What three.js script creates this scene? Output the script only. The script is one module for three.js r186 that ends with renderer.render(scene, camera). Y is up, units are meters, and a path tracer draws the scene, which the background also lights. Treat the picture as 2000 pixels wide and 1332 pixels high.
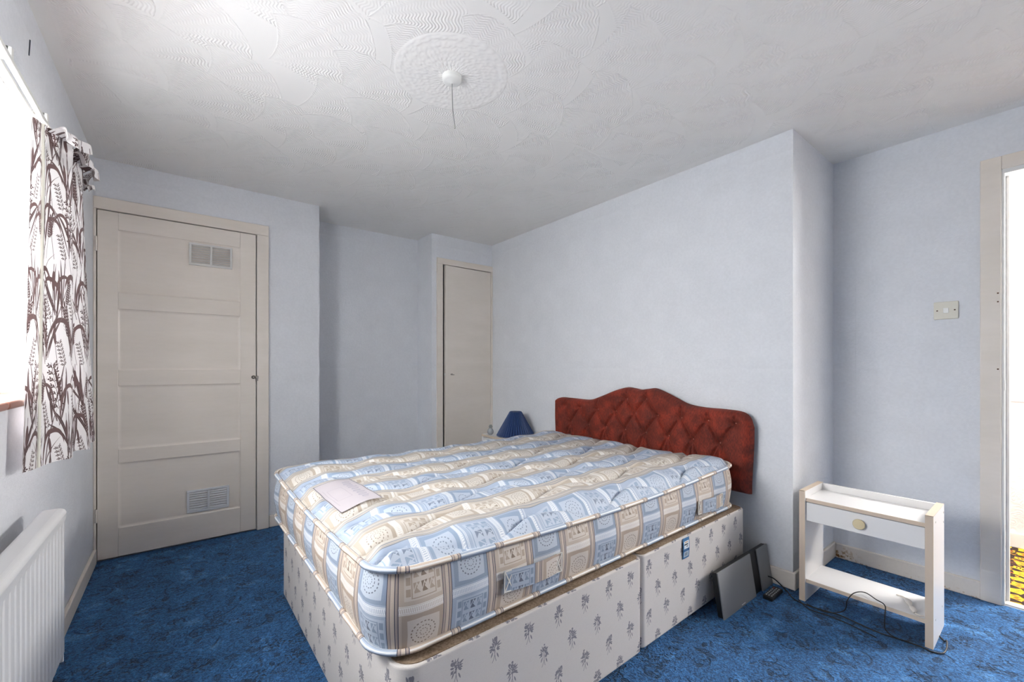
import * as THREE from 'three';
import { RoundedBoxGeometry } from 'three/addons/geometries/RoundedBoxGeometry.js';
import { mergeGeometries, mergeVertices } from 'three/addons/utils/BufferGeometryUtils.js';
import { RectAreaLightUniformsLib } from 'three/addons/lights/RectAreaLightUniformsLib.js';

// ---------------------------------------------------------------- camera, sky, daylight, exposure
RectAreaLightUniformsLib.init();
const scene = new THREE.Scene();
const renderer = new THREE.WebGLRenderer({ antialias: true });
renderer.toneMapping = THREE.LinearToneMapping;
renderer.toneMappingExposure = 2.42;
renderer.shadowMap.enabled = true;

const F = 829.12, YAW = 0.6607, HORIZON = 715.5, W = 2000, Hh = 1332;
const camera = new THREE.PerspectiveCamera(2 * Math.atan(Hh / 2 / F) * 180 / Math.PI, W / Hh, 0.02, 60);
camera.position.set(0.3958, 1.1131, 3.3576);
camera.rotation.set(0, -YAW, 0);
camera.setViewOffset(W, Hh, 0, -(HORIZON - Hh / 2), W, Hh);   // shift lens: uprights stay upright
scene.add(camera);

scene.background = new THREE.Color(0.94, 0.97, 1.0);              // overcast sky outside the window
scene.backgroundIntensity = 5.2;

const WIN = { z0: 1.05, z1: 2.4, y0: 1.015, y1: 1.91 };
const day = new THREE.RectAreaLight(0xfffdf8, 5.5, 5.0, 1.8);       // the bright part of the sky, seen through the window from above
day.position.set(-1.1, 2.2, 2.7); day.lookAt(0.9, 0.9, 2.7);
scene.add(day);
const WIN2 = { z0: 3.7, z1: 4.8, y0: 1.6, y1: 2.35 };             // landing window: its light comes through the open doorway
const day2 = new THREE.RectAreaLight(0xfffbf5, 25, WIN2.z1 - WIN2.z0 - 0.12, WIN2.y1 - WIN2.y0 - 0.12);
day2.position.set(4.5, (WIN2.y0 + WIN2.y1) / 2, (WIN2.z0 + WIN2.z1) / 2); day2.lookAt(0, (WIN2.y0 + WIN2.y1) / 2, (WIN2.z0 + WIN2.z1) / 2);
scene.add(day2);

// ---------------------------------------------------------------- helpers
let seed = 7;
const rnd = () => { seed = (seed * 1664525 + 1013904223) >>> 0; return seed / 4294967296; };
const rr = (a, b) => a + (b - a) * rnd();
const clamp = (v, a, b) => Math.min(b, Math.max(a, v));
const sm = (a, b, v) => { const t = clamp((v - a) / (b - a), 0, 1); return t * t * (3 - 2 * t); };
const hash = (x, y) => { let h = Math.imul(x, 374761393) + Math.imul(y, 668265263) | 0; h = Math.imul(h ^ (h >>> 13), 1274126177); return ((h ^ (h >>> 16)) >>> 0) / 4294967296; };
function vnoise(x, y, px, py) {                       // value noise that repeats after px, py cells
  const xi = Math.floor(x), yi = Math.floor(y), fx = x - xi, fy = y - yi, u = fx * fx * (3 - 2 * fx), v = fy * fy * (3 - 2 * fy);
  const m = (a, n) => ((a % n) + n) % n;
  const a = hash(m(xi, px), m(yi, py)), b = hash(m(xi + 1, px), m(yi, py)), c = hash(m(xi, px), m(yi + 1, py)), d = hash(m(xi + 1, px), m(yi + 1, py));
  return a + (b - a) * u + (c - a) * v + (a - b - c + d) * u * v;
}
const used = {};
function numbered(n) { used[n] = (used[n] ?? -1) + 1; return used[n] ? n + '_' + String(used[n]).padStart(3, '0') : n; }
function thing(name, label, category, pos = [0, 0, 0], group) {
  const o = new THREE.Group(); o.name = numbered(name); o.position.set(...pos); o.userData = { label, category };
  if (group) o.userData.group = group;
  scene.add(o); return o;
}
function struct(name, geo, mat, label) {
  const o = geo ? new THREE.Mesh(geo, mat) : new THREE.Group(); o.name = name; o.userData = { kind: 'structure', label, category: name.split('_')[0] };
  scene.add(o); return o;
}
function part(parent, name, geo, mat, label) {
  const m = new THREE.Mesh(geo, mat); m.name = name; if (label) m.userData.label = label;
  parent.add(m); return m;
}
// UVs in metres by the main direction of each face
function metreUV(g) {
  if (g.index) g = g.toNonIndexed();
  const p = g.attributes.position, uv = new Float32Array(p.count * 2), a = new THREE.Vector3(), b = new THREE.Vector3(), c = new THREE.Vector3();
  for (let i = 0; i < p.count; i += 3) {
    a.fromBufferAttribute(p, i); b.fromBufferAttribute(p, i + 1); c.fromBufferAttribute(p, i + 2);
    const n = b.clone().sub(a).cross(c.clone().sub(a)); const ax = Math.abs(n.x), ay = Math.abs(n.y), az = Math.abs(n.z);
    for (let k = 0; k < 3; k++) {
      const x = p.getX(i + k), y = p.getY(i + k), z = p.getZ(i + k);
      const q = ay >= ax && ay >= az ? [x, z] : ax >= az ? [z, y] : [x, y];
      uv[(i + k) * 2] = q[0]; uv[(i + k) * 2 + 1] = q[1];
    }
  }
  g.setAttribute('uv', new THREE.BufferAttribute(uv, 2)); return g;
}
function bx(x0, x1, y0, y1, z0, z1, r = 0) {          // box from its bounds, rounded edges if r
  const w = x1 - x0, h = y1 - y0, d = z1 - z0;
  const g = r ? new RoundedBoxGeometry(w, h, d, 2, Math.min(r, w / 2.01, h / 2.01, d / 2.01)) : new THREE.BoxGeometry(w, h, d);
  g.translate((x0 + x1) / 2, (y0 + y1) / 2, (z0 + z1) / 2); return metreUV(g);
}
function wallX(x0, x1, z0, z1, y0, y1, holes) {       // thick wall along z with openings [z0,z1,y0,y1]
  const s = new THREE.Shape([[-z0, y0], [-z1, y0], [-z1, y1], [-z0, y1]].map((v) => new THREE.Vector2(...v)));
  for (const [a, b, c, d] of holes) s.holes.push(new THREE.Path([[-a, c], [-a, d], [-b, d], [-b, c]].map((v) => new THREE.Vector2(...v))));
  const g = new THREE.ExtrudeGeometry(s, { depth: x1 - x0, bevelEnabled: false }); g.rotateY(Math.PI / 2); g.translate(x0, 0, 0); return metreUV(g);
}
function wallZ(z0, z1, x0, x1, y0, y1, holes) {
  const s = new THREE.Shape([[x0, y0], [x1, y0], [x1, y1], [x0, y1]].map((v) => new THREE.Vector2(...v)));
  for (const [a, b, c, d] of holes) s.holes.push(new THREE.Path([[a, c], [a, d], [b, d], [b, c]].map((v) => new THREE.Vector2(...v))));
  const g = new THREE.ExtrudeGeometry(s, { depth: z1 - z0, bevelEnabled: false }); g.translate(0, 0, z0); return metreUV(g);
}
function gridGeo(nu, nv, f, flip) {                   // f(u,v) -> [x,y,z,U,V]
  const P = [], T = [], I = [];
  for (let j = 0; j <= nv; j++) for (let i = 0; i <= nu; i++) { const q = f(i / nu, j / nv); P.push(q[0], q[1], q[2]); T.push(q[3] ?? i / nu, q[4] ?? j / nv); }
  for (let j = 0; j < nv; j++) for (let i = 0; i < nu; i++) {
    const a = j * (nu + 1) + i, b = a + 1, c = a + nu + 1, d = c + 1;
    flip ? I.push(a, c, b, b, c, d) : I.push(a, b, c, b, d, c);
  }
  const g = new THREE.BufferGeometry(); g.setAttribute('position', new THREE.Float32BufferAttribute(P, 3)); g.setAttribute('uv', new THREE.Float32BufferAttribute(T, 2));
  g.setIndex(I); g.computeVertexNormals(); return g;
}
function tube(pts, r, seg = 60, rs = 8, closed = false) {
  return new THREE.TubeGeometry(new THREE.CatmullRomCurve3(pts.map((p) => new THREE.Vector3(...p)), closed, 'catmullrom', 0.5), seg, r, rs, closed);
}
const cyl = (r0, r1, h, n = 24) => new THREE.CylinderGeometry(r0, r1, h, n);
const canvas = (w, h) => { const c = document.createElement('canvas'); c.width = w; c.height = h; return c; };
function ctex(c, rx, ry, srgb = true) {
  const t = new THREE.CanvasTexture(c); t.wrapS = t.wrapT = THREE.RepeatWrapping; t.repeat.set(rx, ry); t.magFilter = THREE.LinearFilter;
  if (srgb) t.colorSpace = THREE.SRGBColorSpace; return t;
}
function gray(w, h, f, rx, ry) {                      // grey data texture from f(x,y) in 0..1
  const d = new Uint8Array(w * h * 4);
  for (let y = 0; y < h; y++) for (let x = 0; x < w; x++) { const v = clamp(f(x, y), 0, 1) * 255, k = (y * w + x) * 4; d[k] = d[k + 1] = d[k + 2] = v; d[k + 3] = 255; }
  const t = new THREE.DataTexture(d, w, h); t.wrapS = t.wrapT = THREE.RepeatWrapping; t.repeat.set(rx, ry); t.magFilter = THREE.LinearFilter; t.needsUpdate = true; return t;
}
function colour(w, h, f, rx, ry) {                    // sRGB data texture from f(x,y) -> [r,g,b] 0..255
  const d = new Uint8Array(w * h * 4);
  for (let y = 0; y < h; y++) for (let x = 0; x < w; x++) { const c = f(x, y), k = (y * w + x) * 4; d[k] = clamp(c[0], 0, 255); d[k + 1] = clamp(c[1], 0, 255); d[k + 2] = clamp(c[2], 0, 255); d[k + 3] = 255; }
  const t = new THREE.DataTexture(d, w, h); t.wrapS = t.wrapT = THREE.RepeatWrapping; t.repeat.set(rx, ry); t.magFilter = THREE.LinearFilter; t.colorSpace = THREE.SRGBColorSpace; t.needsUpdate = true; return t;
}
const M = (color, roughness = 0.6, o = {}) => new THREE.MeshStandardMaterial({ color, roughness, ...o });
const P = (color, roughness = 0.6, o = {}) => new THREE.MeshPhysicalMaterial({ color, roughness, ...o });

// ---------------------------------------------------------------- materials
const H = 2.3, XL = 1.198, ZR = -0.351, XS = 2.15, ZS = -0.065, XW = 2.805, ZC = 2.545, XW2 = 3.42, ZB = 4.2;

// woodchip wallpaper: fine grain, a seam every 53 cm
const paperBump = gray(1024, 1024, (x, y) => {
  let v = 0.5 + 0.30 * (vnoise(x / 7, y / 7, 146, 146) - 0.5) + 0.35 * (vnoise(x / 3, y / 3, 341, 341) - 0.5) + 0.25 * (vnoise(x / 18, y / 18, 56, 56) - 0.5);
  if (x < 2) v -= 0.35; return v;
}, 1 / 0.53, 1 / 0.53);
const paperCol = colour(512, 512, (x, y) => {
  const n = (vnoise(x / 40, y / 40, 12, 12) - 0.5) * 4 + (vnoise(x / 4, y / 4, 128, 128) - 0.5) * 5; return [231 + n, 233 + n, 238 + n];
}, 1 / 1.1, 1 / 1.1);
const mPaper = M(0xffffff, 0.85, { map: paperCol, bumpMap: paperBump, bumpScale: 0.0012 });
const anaBump = gray(512, 512, (x, y) => {
  const n = vnoise(x / 30, y / 30, 17, 17) * 9 + vnoise(x / 70, y / 70, 7, 7) * 5; return 0.5 + 0.4 * Math.sin(n * 2.2) * (0.5 + 0.5 * vnoise(x / 12, y / 12, 42, 42));
}, 1 / 0.42, 1 / 0.42);
const mReveal = M(0xf0eeeb, 0.8, { bumpMap: anaBump, bumpScale: 0.003 });
const creamNoise = colour(512, 512, (x, y) => {
  const n = (vnoise(x / 90, y / 25, 6, 21) - 0.5) * 9 + (vnoise(x / 20, y / 4, 26, 128) - 0.5) * 4; return [235 + n * 0.6, 226 + n * 0.6, 216 + n * 0.7];
}, 0.8, 0.8);
const mCream = P(0xffffff, 0.26, { map: creamNoise });
const mCreamFlat = P(0xffffff, 0.5, { map: creamNoise });
const mWhitePaint = M(0xe9e8e6, 0.4);
const mDark = M(0x15120f, 0.9);
const mWhitePlastic = M(0xeeeeea, 0.35);
const mOldPlastic = M(0xdedacd, 0.4);
const mSteel = M(0x9a958e, 0.35, { metalness: 0.9 });
const mBlack = M(0x17181a, 0.45);

// ceiling: combed plaster fans
const CW = 3.8, CL = 4.8, CX0 = -0.2, CZ0 = -0.5;
const fans = [];
for (let j = 0; j < 21; j++) for (let i = 0; i < 15; i++) fans.push({ x: CX0 - 0.2 + (i + (j % 2) * 0.5) * 0.29 + rr(-0.05, 0.05), z: CZ0 + CL - 0.1 - j * 0.25 + rr(-0.05, 0.05), d: Math.PI / 4 + rr(-0.35, 0.35), s: rr(0.85, 1.1), R: rr(0.28, 0.36), ph: rr(0, 6) });
const roseC = [1.268, 1.835];
const ceilBump = (() => {
  const N = 2048, h = new Float32Array(N * N).fill(0.5);
  for (const f of fans) {
    const x0 = Math.floor((f.x - f.R - CX0) / CW * N), x1 = Math.ceil((f.x + f.R - CX0) / CW * N), y0 = Math.floor((f.z - f.R - CZ0) / CL * N), y1 = Math.ceil((f.z + f.R - CZ0) / CL * N);
    for (let y = Math.max(0, y0); y < Math.min(N, y1); y++) for (let x = Math.max(0, x0); x < Math.min(N, x1); x++) {
      const dx = x / N * CW + CX0 - f.x, dz = y / N * CL + CZ0 - f.z, r = Math.hypot(dx, dz); if (r > f.R) continue;
      let a = Math.atan2(dz, dx) - f.d; a = Math.atan2(Math.sin(a), Math.cos(a)); const fs = f.s * (0.62 + 0.45 * r / f.R), Rm = f.R * (1 - 0.16 * (a / fs) ** 2 + 0.025 * Math.sin(a * 6 + f.ph)); if (Math.abs(a) > fs || r > Rm) continue;
      const wav = 0.5 + 0.5 * Math.sin(a * 7 + f.ph), depth = (0.25 + 0.75 * wav) * sm(0.03, 0.12, r);
      const rw = r + 0.006 * Math.sin(a * 26 + f.ph) * sm(0, 0.2, r);
      let v = 0.42 + 0.20 * Math.sin(rw * 2 * Math.PI / 0.0115) * depth + 0.14 * Math.cos(a * 9 + f.ph) * sm(0.0, 0.15, r) * (1 - 0.5 * sm(0.15, 0.3, r));
      v += 0.28 * Math.exp(-(((Rm - r) / 0.005) ** 2)) + 0.2 * Math.exp(-(((fs - Math.abs(a)) * r / 0.005) ** 2)) - 0.12 * Math.exp(-((r / 0.02) ** 2));
      h[y * N + x] = v;
    }
  }
  return gray(N, N, (x, y) => {
    const wx = x / N * CW + CX0, wz = y / N * CL + CZ0; let v = h[y * N + x];
    const e = Math.min(wx, XW2 - wx, wz - ZR, wx > XW - 0.06 ? wz - ZC : 9);
    const rose = Math.hypot(wx - roseC[0], wz - roseC[1]);
    const flat = sm(0.035, 0.06, e) * sm(0.225, 0.24, rose);
    if (e > 0.03 && e < 0.06) v += 0.1 * Math.exp(-(((e - 0.045) / 0.005) ** 2));
    return 0.45 + (v - 0.45) * flat;
  }, 1 / CW, 1 / CL);
})();
ceilBump.offset.set(-CX0 / CW, -CZ0 / CL);
const mCeil = M(0xf6f4f1, 0.75, { bumpMap: ceilBump, bumpScale: 0.0055 });
const mPlaster = M(0xf6f4f1, 0.75);

// blue carved carpet
const CARP = 1.3;
const carpet = (() => {
  const N = 2048, k = N / CARP, c = canvas(N, N), g = c.getContext('2d');
  g.fillStyle = '#808080'; g.fillRect(0, 0, N, N); g.lineCap = 'round';
  const all = (fn) => { for (const ox of [-N, 0, N]) for (const oy of [-N, 0, N]) { g.save(); g.translate(ox, oy); fn(); g.restore(); } };
  const curl = (x, y, s, a, m, w) => all(() => {
    g.save(); g.translate(x, y); g.rotate(a); g.scale(s * m, s); g.lineWidth = w / s; g.beginPath();
    g.moveTo(-95, 40); g.bezierCurveTo(-60, -30, 20, -60, 60, -20); g.bezierCurveTo(85, 10, 60, 45, 30, 32); g.bezierCurveTo(10, 22, 18, -2, 36, 4); g.stroke(); g.restore();
  });
  const leaf = (x, y, s, a) => all(() => {
    g.save(); g.translate(x, y); g.rotate(a); g.scale(s, s); g.lineWidth = 6 / s; g.beginPath(); g.moveTo(0, 0); g.bezierCurveTo(18, -26, 55, -26, 75, 0); g.bezierCurveTo(55, 22, 20, 22, 0, 0);
    g.stroke(); for (let i = 1; i < 6; i++) { g.beginPath(); g.moveTo(i * 12, -1); g.lineTo(i * 12 + 9, -11); g.moveTo(i * 12, 1); g.lineTo(i * 12 + 9, 10); g.stroke(); } g.restore();
  });
  for (let j = 0; j < 7; j++) for (let i = 0; i < 7; i++) {
    const x = (i + 0.5 + (j % 2) * 0.5) * N / 7 + rr(-30, 30), y = (j + 0.5) * N / 7 + rr(-30, 30), a = rr(0, 6.28);
    g.setLineDash([rr(50, 110), rr(20, 60), rr(20, 60), rr(30, 90)]); g.lineDashOffset = rr(0, 200); { const cs = rr(1.0, 1.9), cm = rnd() < 0.5 ? -1 : 1; for (const [w, al] of [[18, 0.16], [11, 0.22], [6, 0.3]]) { g.strokeStyle = `rgba(5,5,5,${al})`; curl(x, y, cs, a, cm, w); } }
    g.strokeStyle = 'rgba(15,15,15,0.6)'; curl(x + rr(-90, 90), y + rr(-90, 90), rr(0.6, 1), a + rr(1, 3), rnd() < 0.5 ? -1 : 1, 6);
    g.setLineDash([]); g.strokeStyle = 'rgba(15,15,15,0.55)'; for (let q = 0; q < 3; q++) leaf(x + rr(-120, 120), y + rr(-120, 120), rr(0.6, 1.1), rr(0, 6.28));
    g.fillStyle = 'rgba(10,10,10,0.6)';
    const cx = x + rr(-100, 100), cy = y + rr(-100, 100);
    for (let q = 0; q < 34; q++) { const an = rr(0, 6.28), ra = 60 * Math.sqrt(rnd()), px = cx + ra * Math.cos(an), py = cy + ra * Math.sin(an), w = rr(3, 6), l = rr(6, 13), an2 = rr(0, 3); all(() => { g.beginPath(); g.ellipse(px, py, l, w, an2, 0, 6.3); g.fill(); }); }
  }
  const d = g.getImageData(0, 0, N, N).data;
  const fibre = (x, y) => 0.6 * vnoise(x / 5, y / 5, Math.round(N / 5), Math.round(N / 5)) + 0.4 * vnoise(x / 11, y / 11, Math.round(N / 11), Math.round(N / 11));
  const bump = gray(N, N, (x, y) => 0.55 * d[(y * N + x) * 4] / 128 + 0.4 * fibre(x, y), 1 / CARP, 1 / CARP);
  const col = colour(N, N, (x, y) => {
    const s = d[(y * N + x) * 4] / 128, n = fibre(x, y) - 0.5, b = vnoise(x / 128, y / 128, 16, 16) * 0.6 + vnoise(x / 37, y / 37, Math.round(N / 37), Math.round(N / 37)) * 0.4;
    const pale = sm(0.62, 0.9, b), L = (0.45 + 0.55 * s) * (1 + 0.85 * n) * (0.86 + 0.26 * b);
    return [50 * L + pale * 20, 97 * L + pale * 19, 146 * L + pale * 16];
  }, 1 / CARP, 1 / CARP);
  return { bump, col };
})();
const mCarpet = P(0xffffff, 0.95, { map: carpet.col, bumpMap: carpet.bump, bumpScale: 0.010, sheen: 0.35, sheenRoughness: 0.6, sheenColor: new THREE.Color(0.4, 0.5, 0.62) });

// ---------------------------------------------------------------- room shell
struct('floor', bx(-0.25, XW2 + 0.04, -0.1, 0, -0.5, ZB + 0.2), mCarpet, 'blue carved-pile carpet covering the bedroom floor');
const ceiling = struct('ceiling', bx(-0.25, XW2 + 0.12, H, H + 0.12, -0.5, ZB + 0.2), mCeil, 'white plaster ceiling combed into shell fans');
// raised plaster rosette round the ceiling fitting
part(ceiling, 'ceiling_rosette', gridGeo(220, 60, (u, v) => {
  const a = u * 2 * Math.PI, r = 0.03 + 0.2 * v;
  let d = 0.0006 + 0.0012 * (0.5 + 0.5 * Math.sin(r * 2 * Math.PI / 0.033)) * (0.55 + 0.45 * Math.sin(a * Math.round(14 + 60 * Math.floor(r / 0.033) * 0.033 / 0.23) + Math.floor(r / 0.033)));
  d += 0.0022 * vnoise(u * 110, v * 21, 110, 1000); d *= sm(0.23, 0.222, r) ; if (r > 0.2) d += 0.0008 * Math.abs(Math.sin(a * 22)) * sm(0.23, 0.224, r);
  return [roseC[0] + r * Math.cos(a), H - d, roseC[1] + r * Math.sin(a), u, v];
}, false), mPlaster, 'round patterned plaster rosette');

const wallLeft = struct('wall_left', wallX(-0.25, 0, -0.5, ZB + 0.1, 0, H, [[WIN.z0, WIN.z1, WIN.y0 - 0.02, WIN.y1]]), mPaper, 'pale blue papered window wall');
part(wallLeft, 'reveal_lining', bx(-0.125, -0.0005, WIN.y0, WIN.y1, WIN.z0, WIN.z0 + 0.003), mReveal, 'embossed white paper on the window reveal');
part(wallLeft, 'reveal_lining', bx(-0.125, -0.0005, WIN.y0, WIN.y1, WIN.z1 - 0.003, WIN.z1), mReveal);
part(wallLeft, 'reveal_lining', bx(-0.125, -0.0005, WIN.y1 - 0.003, WIN.y1, WIN.z0 + 0.003, WIN.z1 - 0.003), mReveal);
part(wallLeft, 'crack', tube([[0.0015, 2.185, 1.285], [0.0015, 2.168, 1.288], [0.0015, 2.15, 1.292], [0.0012, 2.128, 1.296]], 0.0017, 12, 5), M(0x4a4e58, 0.9), 'thin dark crack near the ceiling');
struct('wall_closet', wallZ(-0.1, 0, 0, XL, 0, H, [[0.012, 0.795, -0.001, 2.008]].map(([a, b, c, d]) => [a, b, 0.0005, d])), mPaper, 'pale blue papered wall round the panelled closet door');
struct('wall_closet_return', bx(XL - 0.1, XL, 0, H, ZR, -0.1), mPaper, 'return of the closet wall into the alcove');
struct('wall_far', bx(-0.25, XW2, 0, H, ZR - 0.15, ZR), mPaper, 'pale blue papered back wall of the alcove');
struct('wall_cupboard', wallZ(ZS - 0.08, ZS, XS, XW, 0, H, [[2.258, 2.782, 0.0005, 2.035]]), mPaper, 'pale blue papered wall round the narrow cupboard door');
struct('wall_cupboard_return', bx(XS, XS + 0.08, 0, H, ZR, ZS - 0.08), mPaper, 'short return beside the narrow cupboard');
struct('wall_right', bx(XW, XW2 + 0.12, 0, H, ZR, ZC), mPaper, 'pale blue papered chimney breast behind the headboard');
struct('wall_right_door', wallX(XW2, XW2 + 0.12, ZC, ZB, 0, H, [[3.198, 3.985, 0.0005, 2.045]]), mPaper, 'pale blue papered wall with the doorway');
struct('wall_back', bx(-0.25, XW2 + 0.12, 0, H, ZB, ZB + 0.2), mPaper, 'pale blue papered wall opposite the closet');

// window: white frame and panes
const win = struct('window_1', null, null, 'white framed window beside the curtain');
{
  const fx0 = -0.175, fx1 = -0.125, { z0, z1, y0, y1 } = WIN;
  part(win, 'window_frame', bx(fx0, fx1, y0, y0 + 0.06, z0, z1, 0.006), mWhitePaint); part(win, 'window_frame', bx(fx0, fx1, y1 - 0.06, y1, z0, z1, 0.006), mWhitePaint);
  part(win, 'window_frame', bx(fx0, fx1, y0 + 0.06, y1 - 0.06, z0, z0 + 0.06, 0.006), mWhitePaint); part(win, 'window_frame', bx(fx0, fx1, y0 + 0.06, y1 - 0.06, z1 - 0.06, z1, 0.006), mWhitePaint);
  const mid = (z0 + z1) / 2; part(win, 'mullion', bx(fx0, fx1, y0 + 0.06, y1 - 0.06, mid - 0.035, mid + 0.035, 0.006), mWhitePaint);
  const glass = P(0xffffff, 0.02, { transmission: 1, thickness: 0, ior: 1.45 });
  part(win, 'pane', bx(-0.152, -0.148, y0 + 0.055, y1 - 0.055, z0 + 0.055, mid - 0.03), glass); part(win, 'pane', bx(-0.152, -0.148, y0 + 0.055, y1 - 0.055, mid + 0.03, z1 - 0.055), glass);
}
// sill of red-brown quarry tiles with a rounded nose
{
  const sill = struct('trim_sill', null, null, 'red-brown tiled window sill'); sill.userData.category = 'sill';
  const n = 9, L = WIN.z1 - WIN.z0 + 0.06, tl = [0x9c6a5c, 0xa57264, 0x946256].map((c) => M(c, 0.35));
  for (let i = 0; i < n; i++) { const a = WIN.z0 - 0.03 + i * L / n; part(sill, 'sill_tile', bx(-0.124, 0.034, WIN.y0 - 0.019, WIN.y0 + 0.004, Math.max(a, i ? a : a) + 0.0015, a + L / n - 0.0015, 0.009), tl[i % 3]); }
}
struct('trim_window_head', bx(0, 0.012, WIN.y1, WIN.y1 + 0.03, WIN.z0 - 0.03, WIN.z1 + 0.03, 0.003), mCreamFlat, 'cream batten along the head of the window');

// baseboards
const bb = (n, g, l) => { const o = struct(n, g, mCreamFlat, l); return o; };
bb('baseboard_left', bx(0, 0.016, 0, 0.082, 0.03, ZB, 0.005), 'cream skirting under the window wall');
bb('baseboard_closet', bx(0.872, XL + 0.015, 0, 0.082, 0, 0.015, 0.005), 'cream skirting beside the closet door');
bb('baseboard_alcove', bx(XL, XS, 0, 0.082, ZR, ZR + 0.015, 0.005), 'cream skirting across the alcove');
bb('baseboard_right', bx(XW - 0.015, XW, 0, 0.086, ZS + 0.03, ZC + 0.015, 0.005), 'cream skirting under the headboard wall');
bb('baseboard_chimney', bx(XW, XW2, 0, 0.086, ZC, ZC + 0.015, 0.005), 'cream skirting on the side of the chimney breast');
const stain = colour(512, 64, (x, y) => {
  const z = x / 512 * 0.64, n = vnoise(x / 9, y / 9, 999, 999) * 0.6 + vnoise(x / 3, y / 4, 999, 999) * 0.4;
  const k = clamp((n - 0.42) * 4, 0, 1) * sm(0.16, 0.02, z) * sm(0.95, 0.2, y / 64) + clamp((n - 0.62) * 5, 0, 1) * sm(0.35, 0.0, y / 64) * 0.6, c = (n - 0.5) * 6;
  return [235 + c - k * 85, 226 + c - k * 115, 216 + c - k * 150];
}, 1 / 0.64, 1 / 0.09); stain.offset.set(-2.545 / 0.64, 0);
bb('baseboard_door', bx(XW2 - 0.015, XW2, 0, 0.084, ZC + 0.015, 3.131, 0.005), 'cream skirting behind the bedside cabinet');
scene.getObjectByName('baseboard_door').material = M(0xffffff, 0.5, { map: stain });
bb('baseboard_back', bx(0.016, XW2, 0, 0.084, ZB - 0.015, ZB, 0.005), 'cream skirting opposite the closet');

// closet door with architrave
{
  const t = struct('trim_1', null, null, 'cream architrave of the closet door');
  part(t, 'architrave', bx(0.0, 0.868, 2.008, 2.078, -0.02, 0.022, 0.004), mCreamFlat);
  part(t, 'architrave', bx(0.797, 0.868, 0, 2.008, -0.02, 0.022, 0.004), mCreamFlat);
  part(t, 'architrave', bx(0.0, 0.012, 0, 2.008, -0.02, 0.022, 0.003), mCreamFlat);
  part(t, 'door_stop', bx(0.012, 0.797, 1.99, 2.006, -0.06, -0.022), mCreamFlat);
  const d = struct('door_1', null, null, 'cream four-panel closet door with two metal air vents');
  const x0 = 0.016, x1 = 0.791, zf = 0.02, zb = -0.018, pz = 0.008;
  part(d, 'stile', bx(x0, 0.104, 0.012, 2.003, zb, zf, 0.0025), mCream); part(d, 'stile', bx(0.701, x1, 0.012, 2.003, zb, zf, 0.0025), mCream);
  const rows = [[0.176, 0.551], [0.63, 0.999], [1.091, 1.446], [1.541, 1.902]];
  const rails = [[0.012, 0.176], [0.551, 0.63], [0.999, 1.091], [1.446, 1.541], [1.902, 2.003]];
  for (const [a, b] of rails) part(d, 'rail', bx(0.104, 0.701, a, b, zb, zf - 0.0004, 0.0025), mCream);
  for (const [a, b] of rows) {
    const g = gridGeo(3, 3, (u, v) => { const U = [0, 0.014, 0.597 - 0.014, 0.597][Math.round(u * 3)], V = [a, a + 0.014, b - 0.014, b][Math.round(v * 3)]; const e = (U === 0 || U === 0.597 || V === a || V === b); return [0.104 + U, V, e ? zf - 0.003 : pz, 0.104 + U, V]; });
    part(d, 'panel', mergeGeometries([metreUV(g), bx(0.1, 0.705, a - 0.004, b + 0.004, zb + 0.004, pz - 0.004)]), mCream);
  }
  // louvred vents: an open frame standing off the panel, slanted slats with real gaps between them
  const vent = (ax, x2, ay, by, n, mat, pl) => {
    const d0 = pz, d1 = pz + 0.011, mid = (ax + x2) / 2, B = 0.013;
    const v = part(d, 'air_vent', mergeGeometries([bx(ax, x2, ay, ay + B, d0, d1, 0.0015), bx(ax, x2, by - B, by, d0, d1, 0.0015), bx(ax, ax + B, ay + B, by - B, d0, d1, 0.0015), bx(x2 - B, x2, ay + B, by - B, d0, d1, 0.0015), bx(mid - 0.006, mid + 0.006, ay + B, by - B, d0, d1, 0.0015)]), mat, pl);
    const w = (x2 - ax) / 2 - B - 0.006, hh = (by - ay - 2 * B) / n, g = bx(-w / 2, w / 2, -0.0012, 0.0012, -hh * 0.5, hh * 0.5, 0.0008); g.rotateX(0.72);
    for (let c = 0; c < 2; c++) for (let r = 0; r < n; r++) part(v, 'louvre', g, mat).position.set(c ? x2 - B - w / 2 : ax + B + w / 2, ay + B + (r + 0.5) * hh, d0 + 0.0062);
  };
  vent(0.430, 0.657, 1.752, 1.892, 8, M(0xdcdad6, 0.45), 'painted metal air vent in the top panel');
  vent(0.419, 0.640, 0.192, 0.334, 8, M(0xd9dbdf, 0.4), 'grey metal air vent in the bottom panel');
  const kn = cyl(0.011, 0.011, 0.014, 20); kn.rotateX(Math.PI / 2); kn.translate(0.775, 1.04, 0.027); part(d, 'knob', kn, M(0x4b443d, 0.4, { metalness: 0.7 }), 'small dark metal knob');
  const kn2 = cyl(0.005, 0.005, 0.006, 14); kn2.rotateX(Math.PI / 2); kn2.translate(0.775, 1.04, 0.036); part(d, 'knob_centre', kn2, mSteel);
  part(d, 'latch', mergeGeometries([bx(0.788, 0.806, 1.03, 1.048, 0.021, 0.028, 0.002), bx(0.792, 0.804, 1.015, 1.03, 0.021, 0.025, 0.001)]), mSteel, 'worn metal catch');
  for (const [a, b] of [[1.766, 1.849], [0.229, 0.304]]) { const g = cyl(0.0055, 0.0055, b - a, 12); g.translate(0.013, (a + b) / 2, 0.025); part(d, 'hinge', g, mCream); }
}
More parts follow.
